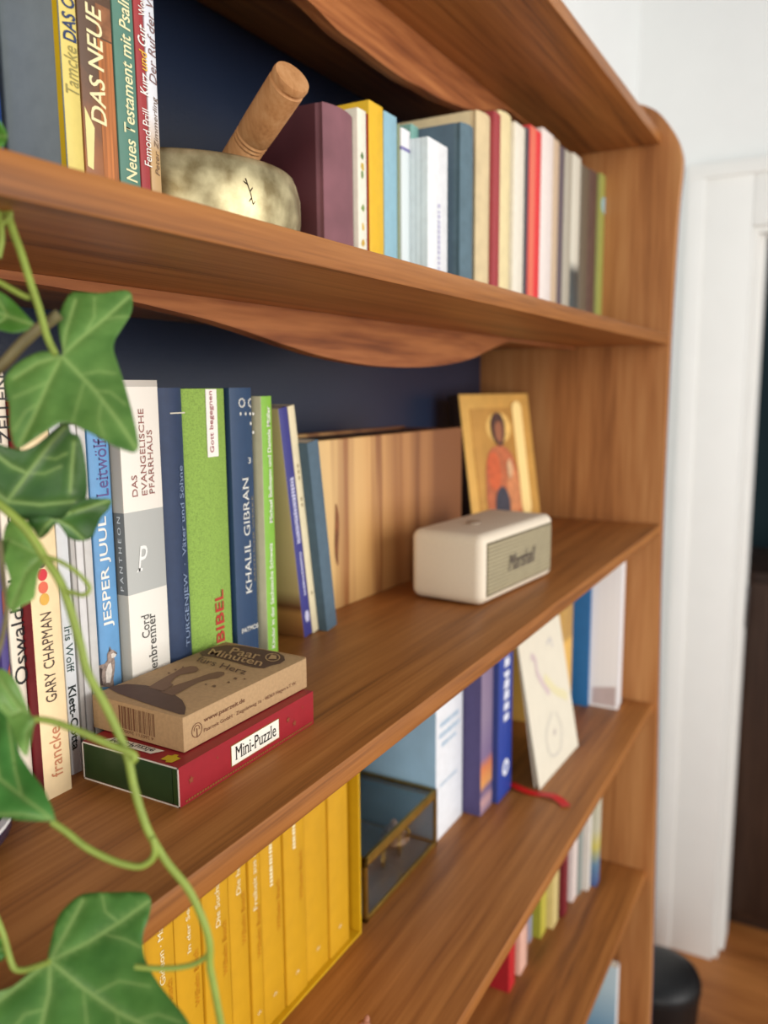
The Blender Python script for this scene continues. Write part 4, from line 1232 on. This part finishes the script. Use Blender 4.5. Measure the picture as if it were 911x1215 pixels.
# ---- lower shelf books right of the glass box
GL = 'books right of the glass box on the lower shelf'
whl = book('hardcover_book', 0.7628, 0.8345, 0.362, ZL, 0.2, 'wide white book with pale blue lettering right of the glass box', GL, (226, 230, 236), left=mat('pale_blue_cover', (150, 186, 212), 0.5, var=0.05, scale=40), depth=0.14)
strokes(whl, [(-0.026, 0.026, 0.128, 0.134, 'x'), (-0.028, 0.028, 0.116, 0.122, 'x'), (-0.022, 0.020, 0.105, 0.110, 'x'), (-0.026, 0.022, 0.060, 0.063, 'x')], (160, 192, 216))
pb = book('paperback_book', 0.8375, 0.8735, 0.3405, ZL, 0.21, 'purple book with orange picture on its spine on the lower shelf', GL, bands('dusk_print', [(0, (112, 100, 136)), (0.018, (190, 150, 150)), (0.030, (92, 84, 128)), (0.040, (214, 150, 84)), (0.060, (206, 120, 74)), (0.072, (120, 102, 140)), (0.12, (136, 120, 146)), (0.25, (128, 110, 142))], 0.45, noise_mix=(60, 0.03)), left=(74, 68, 112), depth=0.13)
bl = book('paperback_book', 0.8745, 0.9215, 0.3340, ZL, 0.21, 'royal blue book with white lettering and round badge on the lower shelf', GL, (36, 62, 150), left=(40, 56, 120), depth=0.13)
strokes(bl, [(-0.009, 0.010, 0.096, 0.205, 'z')], (222, 226, 240))
polys('badge_print', [[(0.002 + 0.0105 * math.cos(R(i * 20)), -0.0003, 0.036 + 0.0105 * math.sin(R(i * 20))) for i in range(18)]], mat('ink_pale', (222, 226, 240)), bl.o)
polys('badge_print', [[(0.002 + 0.0050 * math.cos(R(i * 30)), -0.0005, 0.036 + 0.0050 * math.sin(R(i * 30))) for i in range(12)]], mat('badge_blue', (110, 130, 190), 0.5), bl.o)

# leaning card
cA, cB = Vector((0.9310, 0.3003, ZL)), Vector((1.0795, 0.2944, ZL))
ca = math.atan2(cB.y - cA.y, cB.x - cA.x)
card = thing('greeting_card', cA + Vector((0, 0, 0.0004)), 'large white folded card with a pale drawing leaning back against the lower shelf books', 'card', None, (Matrix.Rotation(ca, 4, 'Z') @ Matrix.Rotation(R(-10.0), 4, 'X')).to_euler())
CWH = mat('card_cream', (220, 214, 196), 0.7, var=0.02)
cwid = (cB - cA).length
prism('front_leaf', [(0, 0, 0), (cwid, 0, 0), (cwid, 0, 0.205), (0, 0, 0.205)], (0, 0.0008, 0), CWH, card)
prism('back_leaf', [(0, 0.0009, 0.205), (cwid, 0.0009, 0.205), (cwid, 0.006, 0.002), (0, 0.006, 0.002)], (0, 0.0006, 0), CWH, card)


def stroke(pts, wd, c):
    P = catmull([(x * cwid, -0.0003, z * 0.205) for x, z in pts], 6)
    pl_ = []
    for a, b2 in zip(P, P[1:]):
        d = (b2 - a).normalized()
        n_ = Vector((-d.z, 0, d.x)) * wd
        pl_.append([a - n_, b2 - n_, b2 + n_, a + n_])
    polys('drawing', pl_, mat('drawing_%d_%d_%d' % c, c, 0.7, var=0), card)


stroke([(.22, .78), (.30, .74), (.30, .66), (.40, .56), (.50, .48)], 0.0045, (206, 188, 188))
stroke([(.44, .60), (.56, .52), (.66, .46), (.82, .40), (.90, .36)], 0.006, (220, 212, 172))
stroke([(.50, .36), (.30, .26), (.34, .12), (.56, .10), (.66, .22), (.58, .34)], 0.0022, (204, 199, 186))
stroke([(.46, .22), (.52, .24)], 0.003, (190, 180, 172))
stroke([(.60, .78), (.70, .80), (.72, .74)], 0.002, (196, 192, 190))

yb2 = book('paperback_book', 1.1230, 1.1900, 0.338, ZL, 0.215, 'yellow patterned book standing behind the white card', GL, bands('yellow_pattern', [(0, (226, 178, 84)), (0.118, (226, 176, 72)), (0.122, (196, 152, 70)), (0.25, (190, 150, 76))], 0.5), depth=0.12)
random.seed(5)
polys('pattern_print', [[(x + random.uniform(-.001, .001), -0.0003, z_), (x + 0.0035, -0.0003, z_), (x + 0.0035, -0.0003, z_ + 0.0022), (x, -0.0003, z_ + 0.0022)] for x in [-.028 + .0075 * i for i in range(8)] for z_ in [0.128 + 0.0055 * j for j in range(14)]], mat('pattern_brown', (142, 110, 70), 0.5), yb2.o)
bb2 = book('paperback_book', 1.2260, 1.2340, 0.322, ZL, 0.21, 'narrow bright blue book left of the white folders on the lower shelf', GL, (26, 98, 158), left=(30, 104, 164), depth=0.14)
for k, (a, c, y_, col, lb) in enumerate(((1.2350, 1.2440, 0.2775, (218, 220, 226), 'foremost white folder at the right end of the lower shelf'), (1.2450, 1.2560, 0.283, (230, 228, 226), 'white folder second from the panel on the lower shelf'), (1.2570, 1.2680, 0.280, (222, 216, 214), 'white folder nearest the side panel on the lower shelf'))):
    f_ = book('paperback_book', a, c, y_, ZL, 0.235, lb, 'white folders at the right end of the lower shelf', col, left=mat('folder_side', (236, 237, 240), 0.5, var=0.04, scale=1, stretch=(1, 160, 1)), depth=0.16)
    if k == 0:
        polys('pink_print', [[(-f_.w / 2 - 0.0002, 0.004, 0.004), (-f_.w / 2 - 0.0002, 0.040, 0.004), (-f_.w / 2 - 0.0002, 0.040, 0.030), (-f_.w / 2 - 0.0002, 0.004, 0.036)]], mat('pale_pink_print', (204, 190, 192), 0.5), f_.o)

# red ribbon bookmark
rb = [at_z(x, y, ZL + 0.0012) for x, y in [(606, 930), (618, 937), (632, 941), (645, 943), (657, 946), (666, 951), (672, 957)]]
P = catmull(rb, 5)
bm = bmesh.new()
prev = None
for i, p in enumerate(P):
    t_ = (P[min(i + 1, len(P) - 1)] - P[max(i - 1, 0)]).normalized()
    n_ = Vector((-t_.y, t_.x, 0)) * 0.0058
    w_ = Vector((0, 0, 0.0006 * (1 + math.sin(i * .4))))
    cur = [bm.verts.new(p - n_ + w_), bm.verts.new(p + n_ + w_), bm.verts.new(p + n_ + w_ + Vector((0, 0, .0004))), bm.verts.new(p - n_ + w_ + Vector((0, 0, .0004)))]
    if prev:
        for a in range(4):
            bm.faces.new((prev[a], prev[(a + 1) % 4], cur[(a + 1) % 4], cur[a]))
    else:
        bm.faces.new(cur)
    prev = cur
bm.faces.new(prev)
rbo = bm_obj('ribbon', bm, mat('red_ribbon', (216, 24, 30), 0.45), None, 50)
setp(rbo, 'red ribbon lying on the lower shelf below the white card', 'ribbon')

# tiny figurine
fp = at_z(432, 1252, ZL)
fig = thing('figurine', (fp.x, fp.y, ZL), 'tiny reddish brown clay figurine at the bottom edge on the lower shelf', 'figurine')
CLAY = mat('red_clay', (176, 116, 90), 0.6, var=0.35, scale=170)
lathe('body', [(0, 0), (0.0085, 0), (0.0095, 0.003), (0.0075, 0.010), (0.0045, 0.0145), (0.0062, 0.0185), (0.0066, 0.022), (0.0045, 0.0262), (0, 0.0275)], CLAY, fig, 24)
for s_ in (-1, 1):
    lathe('ear', [(0, 0), (0.0026, 0.001), (0.0020, 0.0040), (0, 0.0062)], CLAY, fig, 12, Matrix.Translation((0.0034 * s_, 0, 0.0245)) @ Matrix.Rotation(R(20 * s_), 4, 'Y'))
lathe('snout', [(0, -0.001), (0.0026, 0), (0.0020, 0.0034), (0, 0.0042)], mat('dark_clay', (92, 46, 44), 0.6), fig, 12, Matrix.Translation((-0.0034, -0.0050, 0.0205)) @ Matrix.Rotation(R(-90), 4, 'X') @ Matrix.Rotation(R(180), 4, 'X'))

# ------------------------------------------------------------------ shelf below
GB = 'books on the shelf below the lower shelf'
px1 = 0.0
for (px_, py_), wd_, z_h, col, lf, lb in (((611, 1165), .024, 0.19, (186, 34, 40), (160, 26, 34), 'bright red book on the second lowest visible shelf'),
                                       ((625, 1143), .028, 0.20, (222, 176, 158), None, 'pink and white book right of the bright red one'),
                                       ((631, 1113), .014, 0.19, (150, 150, 170), None, 'thin grey violet book right of the pink one'),
                                       ((648, 1102), .026, 0.20, (186, 176, 70), (150, 150, 48), 'lime yellow book on the second lowest visible shelf'),
                                       ((662, 1091), .026, 0.20, (206, 188, 126), None, 'straw coloured book right of the lime yellow one'),
                                       ((673, 1080), .020, 0.19, (120, 30, 40), (110, 26, 36), 'dark red book on the second lowest visible shelf'),
                                       ((684, 1062), .022, 0.20, (222, 208, 202), (226, 214, 210), 'white book right of the dark red one'),
                                       ((690, 1056), .016, 0.20, (136, 146, 142), None, 'grey green book between the two white ones'),
                                       ((700, 1052), .014, 0.21, (216, 212, 204), (214, 208, 200), 'second white book right of the grey green one'),
                                       ((711, 1044), .022, 0.20, None, None, 'book with blue and yellow picture spine, last on its shelf')):
    if col is None:
        col = bands('blue_yellow_print', [(0, (64, 82, 140)), (0.04, (92, 130, 160)), (0.07, (196, 186, 90)), (0.1, (190, 190, 170)), (0.25, (180, 180, 160))], 0.5, noise_mix=(50, 0.03))
    p = at_z(px_, py_, ZB)
    xa_ = max(px1 + 0.0004, p.x - wd_)
    book('paperback_book', xa_, p.x, p.y, ZB, z_h, lb, GB, col, left=lf, depth=0.13)
    px1 = p.x
bx = book('paperback_book', 1.2400, 1.2560, 0.264, ZB2, at_y(722, 1176, 0.264).z - ZB2 if at_y(722, 1176, 0.264).z - ZB2 > 0.05 else 0.2, 'pale blue and white book at the bottom edge near the side panel', GB, (222, 226, 228), left=bands('sky_cover', [(0, (80, 140, 180)), (0.10, (180, 208, 220)), (0.25, (214, 224, 228))], 0.5, noise_mix=(40, 0.04)), depth=0.13)

# ------------------------------------------------------------------ ivy
m, nt, bs = new_mat('ivy_leaf')
L = nt.links.new
at = nt.nodes.new('ShaderNodeAttribute')
at.attribute_name = 'vein'
tc = nt.nodes.new('ShaderNodeTexCoord')
nz = nt.nodes.new('ShaderNodeTexNoise')
nz.inputs['Scale'].default_value = 90
nz.inputs['Detail'].default_value = 4
oi = nt.nodes.new('ShaderNodeObjectInfo')
r1 = nt.nodes.new('ShaderNodeValToRGB')
r1.color_ramp.elements[0].position, r1.color_ramp.elements[0].color = 0.30, lin((70, 116, 50))
r1.color_ramp.elements[1].position, r1.color_ramp.elements[1].color = 0.72, lin((100, 146, 72))
L(tc.outputs['Object'], nz.inputs['Vector'])
L(nz.outputs[0], r1.inputs[0])
mulc = nt.nodes.new('ShaderNodeMix')
mulc.data_type = 'RGBA'
mulc.blend_type = 'MULTIPLY'
mulc.inputs['Factor'].default_value = 1.0
L(r1.outputs[0], mulc.inputs[6])
L(oi.outputs['Color'], mulc.inputs[7])
mixv = nt.nodes.new('ShaderNodeMix')
mixv.data_type = 'RGBA'
L(at.outputs['Fac'], mixv.inputs['Factor'])
L(mulc.outputs[2], mixv.inputs[6])
mixv.inputs[7].default_value = lin((160, 192, 112))
L(mixv.outputs[2], bs.inputs['Base Color'])
bs.inputs['Roughness'].default_value = 0.42
bs.inputs['Specular IOR Level'].default_value = 0.45
bp = nt.nodes.new('ShaderNodeBump')
bp.inputs['Strength'].default_value = 0.35
bp.inputs['Distance'].default_value = 0.0012
L(nz.outputs[0], bp.inputs['Height'])
L(bp.outputs[0], bs.inputs['Normal'])
tr = nt.nodes.new('ShaderNodeBsdfTranslucent')
L(mixv.outputs[2], tr.inputs['Color'])
ms = nt.nodes.new('ShaderNodeMixShader')
ms.inputs[0].default_value = 0.22
L(bs.outputs[0], ms.inputs[1])
L(tr.outputs[0], ms.inputs[2])
L(ms.outputs[0], nt.nodes['Material Output'].inputs['Surface'])
LEAF = m
STEM = mat('ivy_stem', (136, 156, 66), 0.5, var=0.12, scale=120)
STEMB = mat('ivy_stem_old', (112, 104, 70), 0.6, var=0.2, scale=120)

ivy = thing('ivy', at_d(-60, 90, 0.281), 'trailing green ivy with lobed leaves hanging in front of the shelves', 'plant')


def seg_d(p, a, b2):
    ab = b2 - a
    t_ = max(0, min(1, (p - a).dot(ab) / max(ab.length_squared, 1e-9)))
    return (p - (a + ab * t_)).length


def leaf(outline, veins, D, tiltx=0.0, tilty=0.0, fold=0.0, tint=(1, 1, 1), vw=2.4, label=None):
    """one ivy leaf: outline and veins in sighting units at depth D, tilted and folded in depth; thickness by solidify"""
    ol = [Vector((p.x, p.y)) for p in catmull([(x, y, 0) for x, y in outline], 4, True)]
    c = sum(ol, Vector((0, 0))) / len(ol)
    x0, x1 = min(p.x for p in ol), max(p.x for p in ol)
    y0, y1 = min(p.y for p in ol), max(p.y for p in ol)
    pts = list(ol)
    st = max(2.6, (x1 - x0) / 48)

    def inside(p):
        k = False
        j = len(ol) - 1
        for i in range(len(ol)):
            a, b2 = ol[i], ol[j]
            if (a.y > p.y) != (b2.y > p.y) and p.x < (b2.x - a.x) * (p.y - a.y) / (b2.y - a.y) + a.x:
                k = not k
            j = i
        return k
    y = y0 + st * .5
    while y < y1:
        x = x0 + st * .5
        while x < x1:
            p = Vector((x + random.uniform(-.2, .2) * st, y + random.uniform(-.2, .2) * st))
            if inside(p) and min((p - q_).length for q_ in ol) > st * .55:
                pts.append(p)
            x += st
        y += st
    for v in veins:                                           # points along and beside the veins keep them crisp
        for a, b2 in zip(v, v[1:]):
            a, b2 = Vector(a), Vector(b2)
            k_ = max(2, int((b2 - a).length / 3.0))
            nn = Vector((-(b2 - a).y, (b2 - a).x)).normalized() * vw * 0.9
            for i in range(k_ + 1):
                for q_ in (a + (b2 - a) * (i / k_), a + (b2 - a) * (i / k_) + nn, a + (b2 - a) * (i / k_) - nn):
                    if inside(q_):
                        pts.append(q_)
    n = len(ol)
    vo, ed, fa, *_ = delaunay_2d_cdt(pts, [(i, (i + 1) % n) for i in range(n)], [], 1, 1e-4)
    vs = [[Vector(q_) for q_ in v] for v in veins]
    size = max(x1 - x0, y1 - y0)
    co, at_ = [], []
    main = vs[0]
    dirm = (main[-1] - main[0]).normalized()
    side = Vector((-dirm.y, dirm.x))
    for p in vo:
        dv = 1e9
        dmaj = 1e9
        for k, v in enumerate(vs):
            for a, b2 in zip(v, v[1:]):
                d_ = seg_d(p, a, b2)
                if k < 5:
                    dmaj = min(dmaj, d_)
                dv = min(dv, d_ + (0.0 if k < 5 else vw * 0.55))
        r_ = p - c
        dd = D + (tiltx * r_.x + tilty * r_.y) / F * D
        dd += fold * abs((p - main[0]).dot(side)) / size * 0.012
        dd += 0.0016 * math.sin(r_.x * 6.5 / size + 1.1) * math.cos(r_.y * 7.0 / size)
        dd += 0.0007 * math.exp(-(dmaj / (size * .03)) ** 2)
        co.append(at_d(p.x, p.y, dd) - ivy.location)
        at_.append(0.72 * math.exp(-(dv / (vw * .8)) ** 2) + 0.12 * math.exp(-(dv / (vw * 3)) ** 2))
    me = bpy.data.meshes.new('leaf')
    me.from_pydata([tuple(q_) for q_ in co], [], [tuple(f_) for f_ in fa])
    a_ = me.attributes.new('vein', 'FLOAT', 'POINT')
    a_.data.foreach_set('value', at_)
    o = link('leaf', me, LEAF, ivy, 180)
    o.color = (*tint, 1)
    so = o.modifiers.new('thickness', 'SOLIDIFY')
    so.thickness = 0.0003
    if label:
        o['label'] = label
    return o


def c4(pl, sx, ox, oy):
    return [(x / sx + ox, y / sx + oy) for x, y in pl]


# leaf in the middle, lit from the front
lA = c4([(300, 458), (330, 452), (430, 458), (530, 446), (561, 472), (556, 540), (522, 600), (488, 655), (482, 700), (500, 760), (530, 850), (560, 960), (583, 1065), (587, 1110), (572, 1132), (540, 1128), (480, 1105), (400, 1060), (330, 1025), (290, 1008), (250, 1012), (200, 1042), (140, 1082), (85, 1116), (58, 1100), (42, 1020), (40, 940), (22, 860), (22, 815), (55, 770), (115, 730), (175, 706), (235, 708), (262, 722), (262, 690), (252, 640), (246, 575), (265, 512)], 3.574, 0, 220)
vA = [c4(v, 3.574, 0, 220) for v in ([(262, 725), (400, 870), (500, 1000), (575, 1115)], [(262, 725), (330, 660), (440, 570), (545, 475)], [(262, 725), (200, 850), (140, 990), (85, 1100)], [(262, 725), (160, 755), (60, 820)], [(262, 725), (280, 620), (320, 490)],
      [(340, 805), (420, 790), (490, 800)], [(400, 870), (470, 880), (530, 930)], [(360, 830), (330, 930), (310, 1000)], [(430, 910), (420, 1000), (440, 1060)], [(210, 830), (130, 870), (60, 900)], [(170, 920), (110, 960), (60, 1040)], [(350, 645), (400, 560), (400, 480)], [(430, 575), (490, 560), (540, 560)])]
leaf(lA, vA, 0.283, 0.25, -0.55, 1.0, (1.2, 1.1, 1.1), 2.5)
# dark leaf behind
lB = c4([(-330, 520), (-200, 400), (-60, 420), (60, 462), (130, 472), (200, 440), (280, 372), (330, 335), (372, 330), (386, 378), (430, 402), (455, 490), (470, 600), (470, 715), (440, 780), (380, 840), (300, 872), (210, 872), (120, 840), (50, 800), (-80, 790), (-220, 760), (-330, 660)], 4.555, 0, 430)
vB = [c4(v, 4.555, 0, 430) for v in ([(40, 750), (150, 600), (280, 430), (350, 350)], [(40, 750), (220, 770), (400, 750)], [(40, 750), (-100, 640), (-300, 560)], [(380, 700), (390, 560), (400, 430)], [(150, 600), (60, 560), (-20, 500)], [(150, 600), (240, 600), (330, 560)], [(220, 510), (300, 520), (360, 490)])]
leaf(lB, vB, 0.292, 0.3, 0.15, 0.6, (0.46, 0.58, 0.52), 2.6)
lC = c4([(330, 845), (400, 770), (470, 735), (540, 735), (602, 742), (590, 790), (548, 838), (520, 900), (492, 950), (430, 966), (370, 946), (330, 892), (302, 872), (255, 928), (215, 951), (180, 900), (150, 850), (220, 830)], 4.555, 0, 430)
vC = [c4(v, 4.555, 0, 430) for v in ([(290, 840), (420, 800), (590, 748)], [(290, 840), (380, 890), (450, 955)], [(290, 840), (250, 880), (215, 940)])]
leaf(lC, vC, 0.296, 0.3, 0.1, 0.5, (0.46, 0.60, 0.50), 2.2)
lD = [(12, 618), (28, 615), (40, 630), (50, 652), (54, 662), (46, 680), (43, 698), (40, 711), (26, 719), (16, 727), (9, 718), (9, 700), (12, 688), (7, 672), (3, 655), (5, 632)]
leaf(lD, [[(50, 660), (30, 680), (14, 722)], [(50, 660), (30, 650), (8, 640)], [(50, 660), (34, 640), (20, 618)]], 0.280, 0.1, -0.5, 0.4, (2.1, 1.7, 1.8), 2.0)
lE = [(-46, 352), (-20, 338), (0, 346), (17, 359), (33, 376), (41, 386), (31, 393), (14, 395), (-4, 392), (-30, 396), (-50, 378)]
leaf(lE, [[(40, 386), (10, 376), (-30, 364)], [(10, 376), (0, 360), (-8, 346)], [(10, 376), (-6, 386), (-20, 392)]], 0.288, 0.2, -0.4, 0.4, (0.95, 1.12, 0.82), 2.2)
lF = c4([(-40, 470), (0, 432), (40, 450), (80, 500), (110, 570), (140, 640), (166, 656), (150, 700), (132, 795), (117, 826), (80, 782), (50, 700), (20, 640), (-20, 600), (-50, 540)], 3.8, 0, 680)
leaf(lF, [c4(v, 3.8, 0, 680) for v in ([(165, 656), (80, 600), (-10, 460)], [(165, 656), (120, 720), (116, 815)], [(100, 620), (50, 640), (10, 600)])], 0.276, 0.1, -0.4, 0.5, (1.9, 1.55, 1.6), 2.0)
lG = c4([(-180, 700), (-90, 620), (0, 618), (40, 636), (62, 700), (78, 790), (130, 880), (200, 980), (248, 1098), (232, 1118), (170, 1118), (90, 1114), (0, 1106), (-110, 1110), (-190, 960)], 3.8, 0, 680)
leaf(lG, [c4(v, 3.8, 0, 680) for v in ([(235, 1110), (100, 1010), (-40, 900), (-160, 840)], [(235, 1110), (100, 1090), (-90, 1090)], [(100, 1010), (70, 900), (40, 680)], [(0, 935), (-30, 800), (-20, 660)])], 0.277, 0.0, -0.6, 0.6, (0.72, 1.06, 0.95), 2.2)
lH = c4([(166, 548), (176, 505), (205, 400), (240, 350), (300, 306), (400, 301), (490, 298), (530, 306), (545, 335), (536, 392), (516, 452), (520, 530), (560, 610), (620, 690), (662, 740), (700, 810), (716, 880), (640, 880), (540, 850), (440, 850), (380, 900), (330, 990), (260, 1080), (170, 1140), (60, 1120), (20, 1020), (-30, 930), (-150, 900), (-250, 860), (-230, 760), (-120, 690), (0, 655), (50, 636), (105, 588)], 3.037, 0, 960)
vH = [c4(v, 3.037, 0, 960) for v in ([(182, 548), (300, 645), (420, 730), (560, 800), (700, 868)], [(182, 548), (320, 480), (430, 410), (535, 335)], [(182, 548), (178, 660), (150, 780), (140, 1000)], [(182, 548), (90, 620), (-40, 720), (-220, 820)], [(182, 548), (230, 460), (300, 330)],
      [(330, 670), (430, 620), (540, 640)], [(300, 645), (310, 740), (320, 840)], [(420, 730), (430, 790), (420, 850)], [(430, 410), (380, 370), (370, 320)], [(370, 450), (450, 470), (510, 500)], [(165, 720), (90, 740), (30, 820)], [(90, 620), (40, 640), (-20, 680)], [(480, 765), (570, 740), (650, 770)])]
leaf(lH, vH, 0.276, 0.05, -0.6, 1.0, (0.82, 0.95, 0.80), 2.8)
leaf([(-14, 1118), (-2, 1112), (6, 1120), (7, 1132), (0, 1140), (-12, 1136)], [[(6, 1126), (-12, 1126)]], 0.286, 0, 0.3, 0.2, (0.7, 1.0, 0.7), 1.8)
leaf([(-22, 148), (-6, 140), (4, 150), (9, 162), (4, 174), (-8, 178), (-22, 172)], [[(8, 162), (-20, 160)]], 0.283, 0, 0.3, 0.2, (1.0, 1.3, 0.7), 1.8)


def vine(pl, D, r0, m=STEM, r1=None, nm='stem', D2=None):
    n_ = len(pl)
    return tube(nm, [at_d(x, y, D + ((D2 if D2 else D) - D) * i / (n_ - 1)) - ivy.location for i, (x, y) in enumerate(pl)], r0, m, ivy, r1)


vine([(-60, 90), (-30, 170), (-8, 215), (4, 235), (14, 270), (25, 300), (36, 335), (46, 365), (56, 400), (66, 421)], 0.281, 0.0014, STEM, 0.0012, 'petiole', 0.2825)
vine([(4, 235), (11, 245), (12, 256), (6, 264), (-6, 268)], 0.281, 0.0009, STEM, None, 'petiole')
vine([(-10, 330), (8, 340), (24, 349), (36, 354)], 0.283, 0.0010, STEM, None, 'petiole')
vine([(70, 373), (55, 384), (42, 393), (24, 410), (6, 430), (-12, 446)], 0.2895, 0.0021, STEMB, None, 'stem')
vine([(-20, 585), (8, 606), (26, 622.6), (40, 640), (56, 666), (75, 698), (94, 760), (104, 798), (125, 837), (142, 873), (152, 900), (158.5, 932), (168, 965), (178, 990), (198, 1023), (224, 1056), (242, 1095), (248.6, 1121), (249, 1146), (254, 1172), (262, 1215), (270, 1260)], 0.279, 0.00155, STEM, 0.00125, 'stem', 0.281)
vine([(50, 660), (66, 664), (86, 675), (101, 689), (106, 699), (99, 706), (86, 703), (76, 699)], 0.2785, 0.0008, STEM, None, 'petiole')
vine([(42, 853), (62, 856), (90, 866), (115, 877), (138, 887), (155, 893), (160, 899), (156, 903)], 0.2765, 0.00115, STEM, 0.0013, 'petiole')
vine([(61, 975), (80, 988), (100, 1004), (122, 1016), (145, 1025), (166, 1028), (180, 1020), (184, 1008), (181, 994)], 0.2785, 0.00115, STEM, None, 'petiole')
vine([(59, 1141), (42, 1147), (28, 1151), (17, 1149), (11, 1135), (4, 1110), (-6, 1085)], 0.276, 0.0010, STEM, None, 'petiole')
vine([(160, 1147), (185, 1149), (212, 1148), (232, 1143), (246, 1133), (249, 1121)], 0.2815, 0.00095, STEM, None, 'petiole')
vine([(0, 640), (4, 690), (8, 720), (2, 760), (-8, 790)], 0.282, 0.0009, STEMB, None, 'stem')
vine([(-2, 236), (1, 262), (2, 285), (-2, 306)], 0.281, 0.0010, STEM, None, 'petiole')
